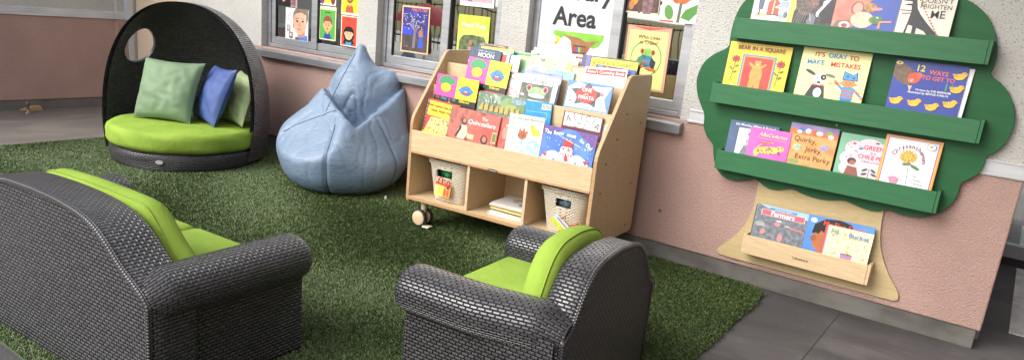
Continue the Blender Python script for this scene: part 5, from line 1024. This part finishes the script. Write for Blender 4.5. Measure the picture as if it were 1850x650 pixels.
# ------------------------------------------------------------------ the yard that the windows mirror
struct(MB().box(-70, 40, -70, -2.4, -.05, .004).build('yard_paving', noisy('8f8b81', 'aaa69b', 1.5, .8, name='pale_yard')))
yb = thing('garden_wall', 'low pale yellow garden wall beyond the railing fence across the yard', 'wall', loc=(-18, -17, 0))
MB().box(-40, 40, 0, .3, 0, 1.5).build('wall', noisy('e3d29a', 'ecdeb0', 1, .9, name='yellow_render'), yb); MB().box(-40, 40, -.05, .35, 1.5, 1.58).build('coping', plain('d8d2c0', .8), yb)
fn = thing('fence', 'black railing fence across the yard', 'fence', loc=(-18, -9.5, 0)); b = MB()
for k in range(240): b.box(-24+.2*k, -23.98+.2*k, 0, .02, 0, 1.45)
b.box(-24, 24, .02, .05, 1.38, 1.42); b.box(-24, 24, .02, .05, .2, .26); b.build('railing', DARK, fn)
um = thing('parasol', 'red parasol on a pole in the yard', 'parasol', loc=(-12.2, -4.6, 0)); b = MB(); b.lathe([(.8, .95), (.5, 1.25), (.02, 1.45)], (0, 0, 0), 10); b.build('canopy', plain('a03038', .8), um); MB().tube([(0, 0, 0), (0, 0, 1.44)], .025).build('pole', plain('d0d0d0'), um)
for k, (x, y, h) in enumerate(((-15, -7.8, 4.5), (-21.5, -7.2, 5.2), (-7, -8, 4.6))):
    tr = thing('broadleaf_tree', ('small round tree nearest the red parasol', 'taller round tree at the far end of the yard', 'round tree in front of the yellow building')[k], 'tree', loc=(x, y, 0))
    MB().tube([(0, 0, 0), (.05, 0, h*.3), (.0, .06, h*.6)], [.14, .11, .05]).build('trunk', plain('4a3c30', .9), tr)
    c = MB()
    for _ in range(1500):
        q = Vector((rng.normal(), rng.normal(), rng.normal())).normalized()*(rng.uniform(.3, 1)**.5); p = Vector((q.x*1.6, q.y*1.6, h*.68+q.z*1.3)); a = Vector((rng.normal(), rng.normal(), rng.normal())).normalized()*.13; d = a.orthogonal().normalized()*.09
        c.face(c.verts([p-a, p+d, p+a, p-d]))
    c.build('crown', noisy('33481f', '5a7035', 3, .7), tr)

# ------------------------------------------------------------------ light, sky, camera
w = bpy.data.worlds.new('World'); SC.world = w; w.use_nodes = True; nt = w.node_tree
sky = nt.nodes.new('ShaderNodeTexSky'); sky.sky_type = 'NISHITA'; sky.sun_disc = False
SUN_EL, SUN_AZ = rad(40), rad(245)          # azimuth: direction towards the sun, from +X anticlockwise
sky.sun_elevation = SUN_EL; sky.sun_rotation = pi/2-SUN_AZ; sky.air_density = 1.0; sky.dust_density = 3.0; sky.ozone_density = 1.0
hs_ = nt.nodes.new('ShaderNodeHueSaturation'); hs_.inputs['Saturation'].default_value = .35; nt.links.new(sky.outputs[0], hs_.inputs['Color']); nt.links.new(hs_.outputs[0], nt.nodes['Background'].inputs[0]); nt.nodes['Background'].inputs[1].default_value = .15
sd = bpy.data.lights.new('sun', 'SUN'); sd.energy = 1.0; sd.angle = rad(50); sd.color = (1, .96, .90)
so = bpy.data.objects.new('sun', sd); COL.objects.link(so)
dv = Vector((cos(SUN_EL)*cos(SUN_AZ), cos(SUN_EL)*sin(SUN_AZ), sin(SUN_EL))); so.rotation_euler = dv.to_track_quat('Z', 'Y').to_euler()
cd = bpy.data.cameras.new('camera'); cam = bpy.data.objects.new('camera', cd); COL.objects.link(cam); SC.camera = cam
right, fwd, up = Vector((.8105659, .57736656, .09813651)), Vector((-.53785621, .80019543, -.26532618)), Vector((-.23171885, .16228102, .95915131))
cam.matrix_world = frame((0, 0, 1.5), right, up, -fwd)
cd.sensor_width = 36; cd.sensor_fit = 'HORIZONTAL'; cd.lens = 1328.3075/1850*36; cd.shift_y = (383.06-325)/1850
cd.clip_start = .05; cd.clip_end = 400
SC.view_settings.view_transform = 'Standard'; SC.view_settings.look = 'None'; SC.view_settings.gamma = 1; SC.view_settings.exposure = 1.07
